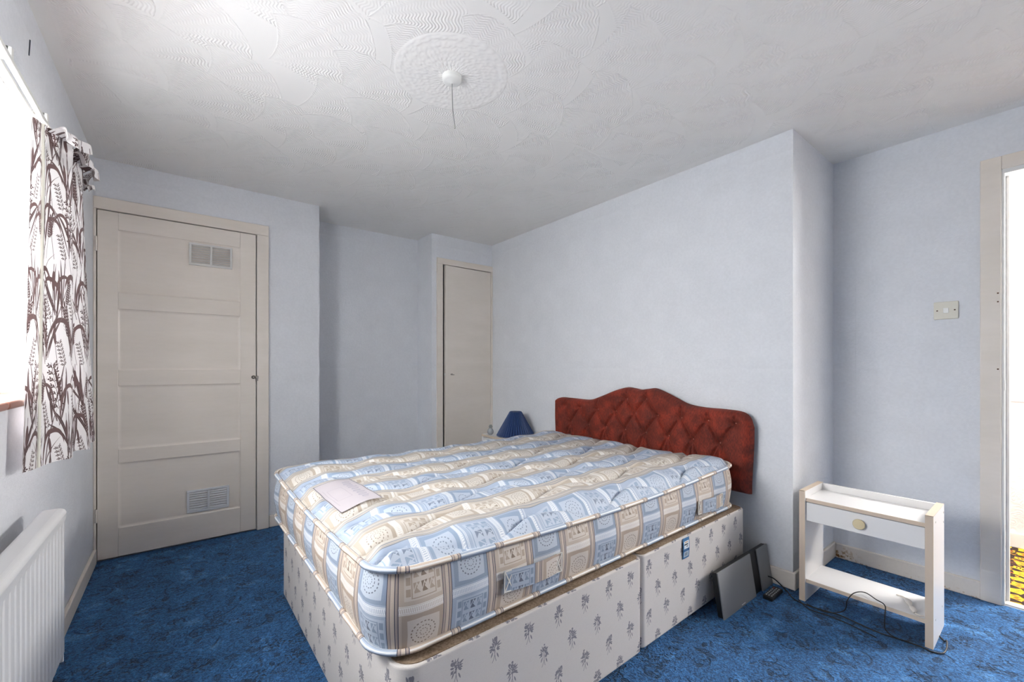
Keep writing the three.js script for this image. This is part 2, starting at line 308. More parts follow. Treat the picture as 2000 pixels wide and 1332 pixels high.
// narrow cupboard door
{
  const t = struct('trim_2', null, null, 'cream architrave of the narrow cupboard door');
  part(t, 'architrave', bx(2.198, XW, 2.035, 2.09, ZS - 0.02, ZS + 0.016, 0.003), mCreamFlat);
  part(t, 'architrave', bx(2.198, 2.256, 0, 2.035, ZS - 0.02, ZS + 0.016, 0.003), mCreamFlat);
  part(t, 'architrave', bx(2.784, XW, 0, 2.035, ZS - 0.02, ZS + 0.016, 0.003), mCreamFlat);
  const d = struct('door_2', null, null, 'narrow flush cream cupboard door, slightly ajar'); d.position.set(2.782, 0, ZS + 0.006); d.rotation.y = 0.035;
  part(d, 'door_leaf', bx(-0.507, 0, 0.012, 2.028, -0.025, 0.004, 0.003), mCream);
  const kn = cyl(0.008, 0.006, 0.02, 14); kn.rotateX(Math.PI / 2); kn.translate(-0.45, 1.04, 0.014); part(d, 'key', mergeGeometries([metreUV(kn), bx(-0.45, -0.425, 1.033, 1.04, 0.018, 0.022, 0.001)]), mSteel, 'small metal turn knob');
  for (const y of [1.76, 0.25]) { const g = cyl(0.005, 0.005, 0.075, 10); g.translate(0.004, y, 0.007); part(d, 'hinge', g, mCream); }
  part(d, 'ball_catch', bx(-0.513, -0.507, 1.03, 1.05, -0.012, -0.002), mWhitePaint);
}
// doorway to the landing
{
  const t = struct('trim_3', null, null, 'cream door frame of the open doorway');
  const xf = XW2 - 0.018;
  part(t, 'architrave', bx(xf, XW2 + 0.002, 0, 2.092, 3.129, 3.196, 0.003), mCreamFlat); part(t, 'architrave', bx(xf, XW2 + 0.002, 2.03, 2.092, 3.196, 3.99, 0.003), mCreamFlat); part(t, 'architrave', bx(xf, XW2 + 0.002, 0, 2.092, 3.99, 4.057, 0.003), mCreamFlat);
  part(t, 'door_lining', bx(XW2 - 0.01, XW2 + 0.135, 0, 2.03, 3.19, 3.205), mWhitePaint); part(t, 'door_lining', bx(XW2 - 0.01, XW2 + 0.135, 0, 2.03, 3.972, 3.988), mWhitePaint); part(t, 'door_lining', bx(XW2 - 0.01, XW2 + 0.135, 2.01, 2.03, 3.205, 3.972), mWhitePaint);
  part(t, 'door_stop', bx(XW2 + 0.05, XW2 + 0.09, 0, 2.01, 3.205, 3.217, 0.002), mWhitePaint); part(t, 'door_stop', bx(XW2 + 0.05, XW2 + 0.09, 0, 2.01, 3.96, 3.972, 0.002), mWhitePaint);
  part(t, 'strike_plate', bx(XW2 - 0.004, XW2 + 0.03, 1.0, 1.05, 3.205, 3.2065), M(0xd8d8d8, 0.3, { metalness: 0.6 }));
  part(t, 'threshold_strip', bx(XW2 + 0.005, XW2 + 0.05, 0, 0.008, 3.205, 3.972, 0.003), M(0xd9d7d2, 0.35, { metalness: 0.3 }));
  for (const y of [1.415, 1.455, 1.10]) { const g = new THREE.SphereGeometry(0.0035, 8, 6); g.translate(xf, y, 3.185); part(t, 'screw_hole', g, M(0x6a4b3a, 0.8)); }
}
// landing beyond the doorway
const mHallWall = M(0xf0efee, 0.8, { bumpMap: anaBump, bumpScale: 0.0012 });
const mDado = M(0xe9e2e1, 0.8, { bumpMap: anaBump, bumpScale: 0.0015 });
const hallCarp = (() => {
  const N = 1024, c = canvas(N, N), g = c.getContext('2d'); g.fillStyle = '#2a1710'; g.fillRect(0, 0, N, N);
  const cols = ['#e8a21a', '#d97a14', '#f0c21e', '#c25a10', '#e3b32a', '#5a2a12', '#b5601a'];
  const all = (fn) => { for (const ox of [-N, 0, N]) for (const oy of [-N, 0, N]) { g.save(); g.translate(ox, oy); fn(); g.restore(); } };
  for (let j = 0; j < 8; j++) for (let i = 0; i < 8; i++) {
    const x = (i + 0.5 * (j % 2)) * 128 + 64, y = j * 128 + 64, cc = cols[Math.floor(rnd() * 5)], c2 = cols[Math.floor(rnd() * 7)], a = rr(0, 3);
    all(() => {
      g.save(); g.translate(x, y); g.rotate(a); g.fillStyle = cc; g.beginPath(); for (let q = 0; q < 10; q++) { const t = q / 10 * 6.283, r = q % 2 ? 60 : 42; g.lineTo(r * Math.cos(t), r * 0.75 * Math.sin(t)); } g.closePath(); g.fill();
      g.fillStyle = '#2a1710'; for (let q = 0; q < 4; q++) { g.beginPath(); g.ellipse(-26 + q * 17, Math.sin(q * 2) * 8, 4, 16, 0.3, 0, 6.3); g.fill(); }
      g.strokeStyle = c2; g.lineWidth = 9; g.beginPath(); g.arc(10, 50, 40, 0, 3); g.stroke(); g.restore();
    });
  }
  for (let q = 0; q < 300; q++) { const x = rr(0, N), y = rr(0, N), cc = cols[Math.floor(rnd() * 7)], l = rr(8, 26), w = rr(3, 7), a = rr(0, 3); all(() => { g.fillStyle = cc; g.beginPath(); g.ellipse(x, y, l, w, a, 0, 6.3); g.fill(); }); }
  return ctex(c, 1 / 0.75, 1 / 0.75);
})();
struct('floor_landing', bx(XW2 + 0.04, 4.57, -0.1, 0.002, 2.545, 5.3), M(0xffffff, 0.95, { map: hallCarp, bumpMap: carpet.bump, bumpScale: 0.003 }), 'orange, yellow and brown patterned carpet on the landing');
struct('wall_landing', wallX(4.45, 4.57, 2.545, 5.3, 0, 2.4, [[WIN2.z0, WIN2.z1, WIN2.y0, WIN2.y1]]), mHallWall, 'white landing wall beyond the doorway');
part(scene.getObjectByName('wall_landing'), 'dado_panel', bx(4.446, 4.45, 0.08, 0.905, 2.6, 5.2), mDado, 'off-white embossed dado paper');
struct('trim_dado', bx(4.43, 4.45, 0.895, 0.925, 2.66, 5.2, 0.006), mWhitePaint, 'white dado rail on the landing wall');
struct('baseboard_landing', bx(4.432, 4.45, 0, 0.09, 2.66, 5.2, 0.005), mWhitePaint, 'white skirting on the landing');
struct('wall_landing_end', bx(XW2 + 0.12, 4.45, 0, 2.4, 2.545, 2.65), mHallWall, 'white end wall of the landing');
struct('wall_landing_near', bx(XW2 + 0.12, 4.45, 0, 2.4, 5.2, 5.3), mHallWall, 'white wall at the other end of the landing');
struct('wall_landing_side', bx(XW2, XW2 + 0.12, 0, 2.4, ZB + 0.2, 5.3), mHallWall, 'white landing wall past the bedroom');
struct('ceiling_landing', bx(XW2, 4.57, 2.4, 2.5, 2.545, 5.3), mHallWall, 'white landing ceiling');
const win2 = struct('window_2', null, null, 'white framed landing window facing the bedroom doorway');
{
  const { z0, z1, y0, y1 } = WIN2, xa = 4.51, xb = 4.56, mid = (z0 + z1) / 2, glass = P(0xffffff, 0.02, { transmission: 1, thickness: 0, ior: 1.45 });
  for (const [a, b, c, d] of [[z0, z1, y0, y0 + 0.06], [z0, z1, y1 - 0.06, y1], [z0, z0 + 0.06, y0 + 0.06, y1 - 0.06], [z1 - 0.06, z1, y0 + 0.06, y1 - 0.06]]) part(win2, 'window_frame', bx(xa, xb, c, d, a, b, 0.006), mWhitePaint);
  part(win2, 'mullion', bx(xa, xb, y0 + 0.06, y1 - 0.06, mid - 0.03, mid + 0.03, 0.006), mWhitePaint);
  part(win2, 'pane', bx(4.533, 4.537, y0 + 0.055, y1 - 0.055, z0 + 0.055, mid - 0.025), glass); part(win2, 'pane', bx(4.533, 4.537, y0 + 0.055, y1 - 0.055, mid + 0.025, z1 - 0.055), glass);
}

// ---------------------------------------------------------------- bed
const BED = { x: 0.745, z: 1.02, yaw: 0.018 };          // far foot corner of the mattress
// fabric: stripes with dotted rosettes and zigzag blocks
const weaveCloth = (pal) => {
  const N = 1024, c = canvas(N, N), g = c.getContext('2d'); const S = N / 2;
  const stripe = (x0, base, frame, pale, ink, sh) => {
    g.fillStyle = base; g.fillRect(x0, 0, S, N);
    // fine weave lines
    g.globalAlpha = 0.25; g.strokeStyle = ink; g.lineWidth = 2; for (let y = 0; y < N; y += 9) { g.beginPath(); g.moveTo(x0, y); g.lineTo(x0 + S, y); g.stroke(); } g.globalAlpha = 1;
    for (const [cy, kind] of [[N * 0.25, sh], [N * 0.75, 1 - sh]]) {
      if (kind === 0) {
        g.fillStyle = frame; g.fillRect(x0 + 75, cy - 205, S - 120, 400); g.fillStyle = pale;
        g.beginPath(); g.moveTo(x0 + 120, cy - 150); g.lineTo(x0 + 250, cy - 163); g.lineTo(x0 + S - 95, cy - 150); g.lineTo(x0 + S - 88, cy); g.lineTo(x0 + S - 95, cy + 152); g.lineTo(x0 + 250, cy + 160); g.lineTo(x0 + 120, cy + 148); g.lineTo(x0 + 126, cy); g.closePath(); g.fill();
        g.strokeStyle = ink; for (const [r, w, dsh] of [[34, 8, [12, 12]], [68, 9, [16, 14]], [112, 11, [18, 17]]]) { g.lineWidth = w; g.setLineDash(dsh); g.beginPath(); g.arc(x0 + S / 2 + 12, cy, r, 0, 6.283); g.stroke(); } g.setLineDash([]);
      } else {
        g.fillStyle = pale; g.fillRect(x0 + 95, cy - 180, S - 160, 350); g.fillStyle = frame; 
        for (let q = 0; q < 3; q++) { const y = cy - 150 + q * 105; g.fillRect(x0 + 110, y, 40, 70); g.fillRect(x0 + S - 110, y, 36, 70); }
        for (let q = 0; q < 2; q++) { const y = cy - 130 + q * 140; for (let k = 0; k < 3; k++) { const xx = x0 + 172 + k * 74; g.fillStyle = k % 2 ? ink : frame; g.beginPath(); g.moveTo(xx, y); g.lineTo(xx + 62, y); g.lineTo(xx + 30, y + 50); g.lineTo(xx + 62, y + 96); g.lineTo(xx + 8, y + 96); g.closePath(); g.fill(); g.strokeStyle = pale; g.lineWidth = 9; g.beginPath(); g.moveTo(xx - 2, y + 90); g.lineTo(xx + 32, y + 8); g.lineTo(xx + 66, y + 90); g.stroke(); } }
        g.strokeStyle = frame; g.lineWidth = 10; g.strokeRect(x0 + 160, cy - 150, S - 285, 300);
      }
    }
    // pale ladder bands across the stripe
    for (const y of [0, N / 2]) { g.fillStyle = 'rgba(250,250,250,0.35)'; g.fillRect(x0, y - 42 + (y ? 0 : 0), S, 84); g.strokeStyle = 'rgba(252,252,250,0.85)'; g.lineWidth = 5; for (const o of [-40, -26, 26, 40]) { g.beginPath(); g.moveTo(x0, y + o); g.lineTo(x0 + S, y + o); g.stroke(); } for (let x = x0; x < x0 + S; x += 17) { g.beginPath(); g.moveTo(x, y - 24); g.lineTo(x + 8, y + 24); g.stroke(); } }
    if (!g.__w) { g.strokeStyle = 'rgba(252,252,250,0.85)'; g.lineWidth = 5; for (const o of [-40, -26]) { g.beginPath(); g.moveTo(x0, N + o); g.lineTo(x0 + S, N + o); g.stroke(); } }
  };
  stripe(0, ...pal.blue, 0);
  stripe(S, ...pal.cream, 1);
  for (const x of [0, S]) {                                       // dark line groups at the stripe borders
    for (const xo of x ? [0] : [0, N]) {
      g.fillStyle = pal.band; g.fillRect(x + xo - 46, 0, 92, N);
      for (const [o, w, cc] of [[-48, 8, pal.line], [-34, 5, pal.line2], [-22, 8, pal.line2], [20, 8, pal.line], [34, 5, pal.line2], [46, 8, pal.line]]) { g.fillStyle = cc; g.fillRect(x + xo + o - w / 2, 0, w, N); }
    }
  }
  const d = g.getImageData(0, 0, N, N).data;
  const bump = gray(N, N, (x, y) => 0.5 + 0.3 * (d[(y * N + x) * 4] / 255 - 0.6) + 0.15 * ((x + y) % 6 < 3 ? 1 : -1) * 0.5 + 0.2 * (vnoise(x / 3, y / 3, 341, 341) - 0.5), 1, 1);
  const t = ctex(c, 1, 1); return { t, bump };
};
const topCloth = weaveCloth({ blue: ['#a9b7cc', '#93a5be', '#b9c4d4', '#7e8aa0'], cream: ['#cbc2b7', '#b6aa9c', '#d3cdc5', '#9d9285'], band: '#c3bdb6', line: '#858891', line2: '#a79e96' });
const sideCloth = weaveCloth({ blue: ['#a9b6c9', '#8f9db3', '#bcc6d3', '#6d7385'], cream: ['#cfbfb0', '#b8a594', '#d9cec3', '#8f7c6b'], band: '#d2c2b4', line: '#4d4a5a', line2: '#857a78' });
const PU = 0.288, PV = 0.262;                                     // repeat of the cloth in metres
const clothMat = (f) => P(0xffffff, 0.5, { map: f.t, bumpMap: f.bump, bumpScale: 0.0012, sheen: 0.12, sheenRoughness: 0.4, sheenColor: new THREE.Color(0.9, 0.9, 0.92) });
const mCloth = clothMat(sideCloth), mClothTop = clothMat(topCloth);
const mClothPlain = M(0xdcd5cb, 0.6);

const LX = 1.89, LZ = 1.35, RC = 0.10;                            // mattress plan
const roundPath = (ox, n) => {                                    // perimeter points of the rounded plan, pushed out by ox; starts far foot corner, runs along the foot
  const a = LX / 2, b = LZ / 2, r = RC, pts = [], per = 2 * (LX - 2 * r) + 2 * (LZ - 2 * r) + 2 * Math.PI * r;
  const seg = [['l', -a, -b + r, 0, 1, LZ - 2 * r], ['c', -a + r, b - r, Math.PI, r], ['l', -a + r, b, 1, 0, LX - 2 * r], ['c', a - r, b - r, Math.PI / 2, r], ['l', a, b - r, 0, -1, LZ - 2 * r], ['c', a - r, -b + r, 0, r], ['l', a - r, -b, -1, 0, LX - 2 * r], ['c', -a + r, -b + r, -Math.PI / 2, r]];
  for (let i = 0; i <= n; i++) {
    let s = i / n * per, s0 = s;
    for (const q of seg) {
      const L = q[0] === 'l' ? q[5] : Math.PI / 2 * r;
      if (s <= L + 1e-9 || q === seg[7]) {
        if (q[0] === 'l') { const nx = -q[4], nz = q[3]; pts.push({ x: q[1] + q[3] * s + nx * ox, z: q[2] + q[4] * s + nz * ox, nx, nz, s: s0 }); }
        else { const th = q[3] - s / r, nx = Math.cos(th), nz = Math.sin(th); pts.push({ x: q[1] + nx * (r + ox), z: q[2] + nz * (r + ox), nx, nz, s: s0 }); }
        break;
      }
      s -= L;
    }
  }
  return { pts, per };
};
const YB = 0.398, YT = 0.612;
const edgeY = (x, z) => YT - 0.030 * Math.max(Math.abs(z) > LZ / 2 - 0.12 ? Math.cos(clamp(x / LX, -0.5, 0.5) * Math.PI) : 0, Math.abs(x) > LX / 2 - 0.12 ? Math.cos(clamp(z / LZ, -0.5, 0.5) * Math.PI) : 0) * 0.95;
const mattress = thing('mattress', 'quilted double mattress in blue and cream striped cloth, lying on the divan', 'mattress', [BED.x, 0, BED.z]);
mattress.rotation.y = BED.yaw;
{
  const inner = new THREE.Vector3(LX / 2, 0, LZ / 2); const at = (m) => { m.position.copy(inner); return m; };
  // side panel with a soft bulge
  const { pts, per } = roundPath(0, 420);
  at(part(mattress, 'side_panel', gridGeo(420, 14, (u, v) => {
    const p = pts[Math.round(u * 420)], top = edgeY(p.x, p.z) - 0.008, y = YB + 0.008 + v * (top - YB - 0.008);
    const o = -0.004 + 0.014 * Math.sin(Math.PI * v) + 0.0025 * Math.sin(p.s * 43 + 2 * v) * Math.sin(Math.PI * v);
    return [p.x + p.nx * o, y, p.z + p.nz * o, (p.s + 0.055) / PU, (y - 0.378) / PV + 0.0];
  }, false), mCloth, 'striped side border'));
  // quilted top
  const a = LX / 2, b = LZ / 2, puff = (x, z) => {
    let h = 1; const L = 0.144;
    const k0 = Math.floor((z + b) / L);
    for (let k = k0 - 1; k <= k0 + 2; k++) { const zl = -b + k * L + 0.036 * Math.sin(x * 2 * Math.PI / 0.5 + k * Math.PI) ; const dz = Math.abs(z - zl); h = Math.min(h, 1 - 0.6 * Math.exp(-((dz / 0.022) ** 2)) - 0.4 * Math.exp(-((dz / 0.007) ** 2))); }
    return h;
  };
  const sq = (p, q) => [p * Math.sqrt(1 - q * q / 2), q * Math.sqrt(1 - p * p / 2)];
  const topPt = (u, v, drop) => {
    let x = (u * 2 - 1) * a, z = (v * 2 - 1) * b; const px = (Math.abs(x) - (a - RC)) / RC, pz = (Math.abs(z) - (b - RC)) / RC;
    let X = x, Z = z; if (px > 0 && pz > 0) { const [m, n] = sq(px, pz); X = Math.sign(x) * (a - RC + RC * m); Z = Math.sign(z) * (b - RC + RC * n); }
    return [X, Z, Math.min(a - Math.abs(x), b - Math.abs(z))];
  };
  const topH = (X, Z, e, flat) => {
    const wX = edgeY(clamp(X, -a, a), Math.sign(Z) * b), wZ = edgeY(Math.sign(X) * a, Z), dX = b - Math.abs(Z), dZ = a - Math.abs(X), ww = dX / (dX + dZ + 1e-6), edge = wX * (1 - ww) + wZ * ww;
    const up = sm(0, 0.16, e); return (edge - 0.003) * (1 - up) + (YT + 0.002) * up + 0.018 * sm(0, 0.05, e) + ((flat ? 0.85 : puff(X, Z)) - 0.6) * (0.030 + 0.010 * Math.sin(X * 25 + Z * 9)) * sm(0.0, 0.05, e) + 0.006 * (vnoise(X * 16 + 50, Z * 16 + 50, 999, 999) - 0.5) * sm(0, 0.05, e);
  };
  at(part(mattress, 'quilted_top', gridGeo(460, 340, (u, v) => {
    const [X, Z, e] = topPt(u, v);
    return [X, topH(X, Z, e), Z, (Z + b - 0.075) / PU, (X + a) / PV];
  }, true), mClothTop, 'wave-quilted top in rows of blue and cream blocks'));
  at(part(mattress, 'underside', gridGeo(20, 20, (u, v) => { const [X, Z] = topPt(u, v); return [X, YB + 0.004, Z, X, Z]; }), mClothPlain));
  // piping along both edges
  for (const [yo, isTop] of [[0, 1], [0, 0]]) {
    const { pts: pp, per: pr } = roundPath(0.003, 400), R = isTop ? 0.0088 : 0.008;
    at(part(mattress, 'piping', gridGeo(400, 10, (u, v) => {
      const p = pp[Math.round(u * 400)], th = v * 2 * Math.PI, rad = R * (1 + 0.1 * Math.sin(p.s * 61) * Math.sin(p.s * 23)), y = isTop ? edgeY(p.x, p.z) : YB + 0.008;
      return [p.x + p.nx * rad * Math.cos(th), y + rad * Math.sin(th), p.z + p.nz * rad * Math.cos(th), (p.s + 0.03) / PU, 0.02 + v * 0.06];
    }, true), mCloth));
  }
  // woven handles on the near side
  for (const [hx, hy] of [[0.475, 0.488], [1.585, 0.470]]) {
    const g = gridGeo(24, 3, (u, v) => [(u - 0.5) * 0.235, (v - 0.5) * 0.062, 0.012 * Math.sin(Math.PI * u) + 0.003, (u * 0.235 + hx + 0.12) / PU, (v * 0.06) / PV + 0.21]);
    const h = part(mattress, 'handle', g, mCloth, 'cloth carrying handle'); h.position.set(hx, hy, LZ + 0.0115); h.rotation.z = -0.03;
    for (const s of [-1, 1]) { const q = part(h, 'stitching', mergeGeometries([bx(-0.016, 0.016, -0.031, -0.028, 0, 0.0016), bx(-0.016, 0.016, 0.028, 0.031, 0, 0.0016), bx(-0.018, -0.015, -0.031, 0.031, 0, 0.0016), bx(0.015, 0.018, -0.031, 0.031, 0, 0.0016), (() => { const b1 = bx(-0.033, 0.033, -0.0014, 0.0014, 0, 0.0016); b1.rotateZ(1.08); return b1; })(), (() => { const b1 = bx(-0.033, 0.033, -0.0014, 0.0014, 0, 0.0016); b1.rotateZ(-1.08); return b1; })()]), M(0xe9e4dc, 0.7)); q.position.set(s * 0.1, 0, 0.0055); }
  }
  // sewn label on the foot end
  const lc = canvas(512, 256), lg = lc.getContext('2d'); lg.fillStyle = '#bdb6bb'; lg.fillRect(0, 0, 512, 256); lg.strokeStyle = '#4d4d54'; lg.lineWidth = 4; lg.beginPath(); lg.moveTo(4, 0); lg.lineTo(4, 256); lg.moveTo(0, 5); lg.lineTo(512, 5); lg.moveTo(0, 251); lg.lineTo(512, 251); lg.stroke();
  lg.strokeStyle = '#8d8ca0'; lg.lineWidth = 5; lg.lineCap = 'round'; lg.beginPath(); let pxx = 60; lg.moveTo(pxx, 60);
  for (let q = 0; q < 9; q++) { lg.bezierCurveTo(pxx + 10, 20 + (q % 3) * 14, pxx + 32, 30, pxx + 16, 70); lg.bezierCurveTo(pxx + 8, 92 + (q % 2) * 16, pxx + 34, 84, pxx + 42, 56); pxx += 42; } lg.stroke();
  lg.strokeStyle = 'rgba(150,145,155,0.5)'; lg.lineWidth = 3; lg.strokeRect(150, 120, 200, 90); lg.beginPath(); lg.moveTo(120, 230); lg.lineTo(420, 225); lg.stroke();
  const lab = gridGeo(60, 30, (u, v) => { const x = 0.052 + v * 0.145, z = 0.515 + u * 0.355; return [x, 0, z, u, 1 - v]; }, true);
  { const p = lab.attributes.position; for (let i = 0; i < p.count; i++) { const X = p.getX(i) - a, Z = p.getZ(i) - b; p.setY(i, topH(X, Z, Math.min(a - Math.abs(X), b - Math.abs(Z)), true) + 0.007); } lab.computeVertexNormals(); }
  const lt = ctex(lc, 1, 1); lt.flipY = false; part(mattress, 'sewn_label', lab, M(0xffffff, 0.45, { map: lt }), 'pale pink sewn label with script lettering');
}

// divan base in two halves
const divanTex = (() => {
  const c = canvas(1024, 1024), g = c.getContext('2d'), N = 1024; g.fillStyle = '#d6d0cc'; g.fillRect(0, 0, N, N);
  for (let q = 0; q < 5200; q++) { g.fillStyle = rnd() < 0.5 ? 'rgba(120,110,105,0.05)' : 'rgba(255,255,255,0.06)'; g.fillRect(rr(0, N), rr(0, N), rr(2, 30), 2); }
  const sprig = (x, y) => {
    g.save(); g.translate(x, y); g.strokeStyle = '#85828a'; g.fillStyle = '#85828a'; g.lineWidth = 4; g.lineCap = 'round';
    const lf = (a, d, l, w) => { g.save(); g.rotate(a); g.beginPath(); g.moveTo(d, 0); g.quadraticCurveTo(d + l / 2, -w, d + l, 0); g.quadraticCurveTo(d + l / 2, w, d, 0); g.fill(); g.restore(); };
    g.beginPath(); g.moveTo(0, 0); g.quadraticCurveTo(-4, 55, 12, 95); g.stroke(); g.beginPath(); g.moveTo(0, 0); g.quadraticCurveTo(10, 55, -22, 98); g.stroke();
    for (let q = 0; q < 13; q++) lf(-Math.PI / 2 + (q - 6) * 0.36 + rr(-0.15, 0.15), rr(8, 20), rr(26, 52), rr(8, 13));
    for (let q = 0; q < 16; q++) { const a = rr(0, 6.28), r = rr(4, 44); g.beginPath(); g.arc(r * Math.cos(a), r * Math.sin(a) * 1.2 - 12, rr(6, 11), 0, 6.3); g.fill(); }
    g.fillStyle = '#c5bfbd'; for (let q = 0; q < 12; q++) { const a = rr(0, 6.28), r = rr(4, 40); g.beginPath(); g.arc(r * Math.cos(a), r * Math.sin(a) * 1.2 - 12, rr(3, 5), 0, 6.3); g.fill(); }
    g.fillStyle = '#85828a'; lf(Math.PI / 2 + 0.5, 30, 42, 11); lf(Math.PI / 2 - 0.4, 45, 45, 11); lf(Math.PI / 2 - 1.0, 20, 36, 9); g.restore();
  };
  const pos = [[0.25, 0.125], [0.75, 0.125], [0.5, 0.375], [0, 0.375], [1, 0.375], [0.25, 0.625], [0.75, 0.625], [0.5, 0.875], [0, 0.875], [1, 0.875]];
  const sd = seed; for (const [x, y] of pos) { seed = sd + Math.round(y * 8) * 77 + (x % 1) * 1000; g.save(); g.translate(x * N, y * N); g.scale(1.6, 1.12); sprig(0, 0); g.restore(); }
  return ctex(c, 1 / 0.25, 1 / 0.38);
})();
const weave = gray(256, 256, (x, y) => 0.5 + 0.25 * Math.sin(x * Math.PI / 4) * Math.sin(y * Math.PI / 4) + 0.4 * (vnoise(x / 3, y / 3, 85, 85) - 0.5), 1 / 0.06, 1 / 0.06);
const mDivan = M(0xffffff, 0.8, { map: divanTex, bumpMap: weave, bumpScale: 0.0006 });
const tanTex = colour(256, 256, (x, y) => { const n = (vnoise(x / 4, y / 4, 64, 64) - 0.5) * 40 + (vnoise(x / 40, y / 40, 6, 6) - 0.5) * 18; return [140 + n, 120 + n, 100 + n]; }, 4, 4);
const mTan = M(0xffffff, 0.95, { map: tanTex });
const mFoot = M(0x2a2624, 0.6);
function divan(label, x0, x1, z0, z1, r0, r1) {                    // r0, r1: corner radii at the foot and at the head
  const t = thing('divan_base', label, 'bed base', [BED.x, 0, BED.z], 'divan base halves'); t.rotation.y = BED.yaw;
  const s = new THREE.Shape(); s.moveTo(x0 + r0, -z1); s.lineTo(x1 - r1, -z1); s.absarc(x1 - r1, -z1 + r1, r1, -Math.PI / 2, 0); s.lineTo(x1, -z0 - r1); s.absarc(x1 - r1, -z0 - r1, r1, 0, Math.PI / 2); s.lineTo(x0 + r0, -z0); s.absarc(x0 + r0, -z0 - r0, r0, Math.PI / 2, Math.PI); s.lineTo(x0, -z1 + r0); s.absarc(x0 + r0, -z1 + r0, r0, Math.PI, 1.5 * Math.PI);
  const g = new THREE.ExtrudeGeometry(s, { depth: 0.345, bevelEnabled: true, bevelThickness: 0.006, bevelSize: 0.006, bevelSegments: 3, curveSegments: 10, bevelOffset: -0.006 }); g.rotateX(-Math.PI / 2); g.translate(0, 0.032, 0);
  part(t, 'upholstery', metreUV(g), mDivan, 'off-white cloth with small grey flower sprigs');
  const g2 = new THREE.ExtrudeGeometry(s, { depth: 0.004, bevelEnabled: false, curveSegments: 10 }); g2.rotateX(-Math.PI / 2); g2.translate(0, 0.3815, 0); g2.translate(-(x0 + x1) / 2, 0, -(z0 + z1) / 2); g2.scale(1 - 0.016 / (x1 - x0), 1, 1 - 0.016 / (z1 - z0)); g2.translate((x0 + x1) / 2, 0, (z0 + z1) / 2);
  part(t, 'top_cloth', metreUV(g2), mTan, 'brown non-slip cloth on top');
  for (const fx of [x0 + 0.12, x1 - 0.12]) for (const fz of [z0 + 0.12, z1 - 0.12]) { const f = cyl(0.02, 0.018, 0.03, 14); f.translate(fx, 0.015, fz); part(t, 'glide', f, mFoot); }
  return t;
}
divan('foot half of the divan base, off-white with grey flower sprigs', 0.032, 1.012, 0.02, 1.382, 0.06, 0.022);
const head = divan('head half of the divan base carrying a blue paper tag', 1.017, 1.925, 0.02, 1.378, 0.022, 0.03);
{
  const c = canvas(128, 512), g = c.getContext('2d'); g.fillStyle = '#2f6a9c'; g.fillRect(0, 0, 128, 512); g.fillStyle = '#dfe4e8'; g.fillRect(18, 80, 100, 190); g.fillStyle = '#d9a06a'; g.fillRect(40, 100, 60, 24);
  g.fillStyle = '#1c1c16'; g.fillRect(26, 150, 72, 30); g.beginPath(); g.arc(80, 215, 14, 0, 6.3); g.fill(); g.fillStyle = '#1f4f80'; g.fillRect(0, 282, 128, 46); g.fillStyle = '#8fb3cf'; g.fillRect(20, 300, 70, 8); g.fillStyle = '#b9c6d2'; g.fillRect(16, 336, 98, 140); g.fillStyle = '#8d98a4'; g.fillRect(36, 365, 56, 80);
  const l = gridGeo(2, 6, (u, v) => [u * 0.052, -0.088 + v * 0.088, 0.001 + 0.003 * Math.sin(v * 3), u, v]); const m = part(head, 'paper_tag', l, M(0xffffff, 0.35, { map: ctex(c, 1, 1), side: THREE.DoubleSide }), 'blue paper tag with a picture'); m.position.set(1.308, 0.378, 1.3795);
}

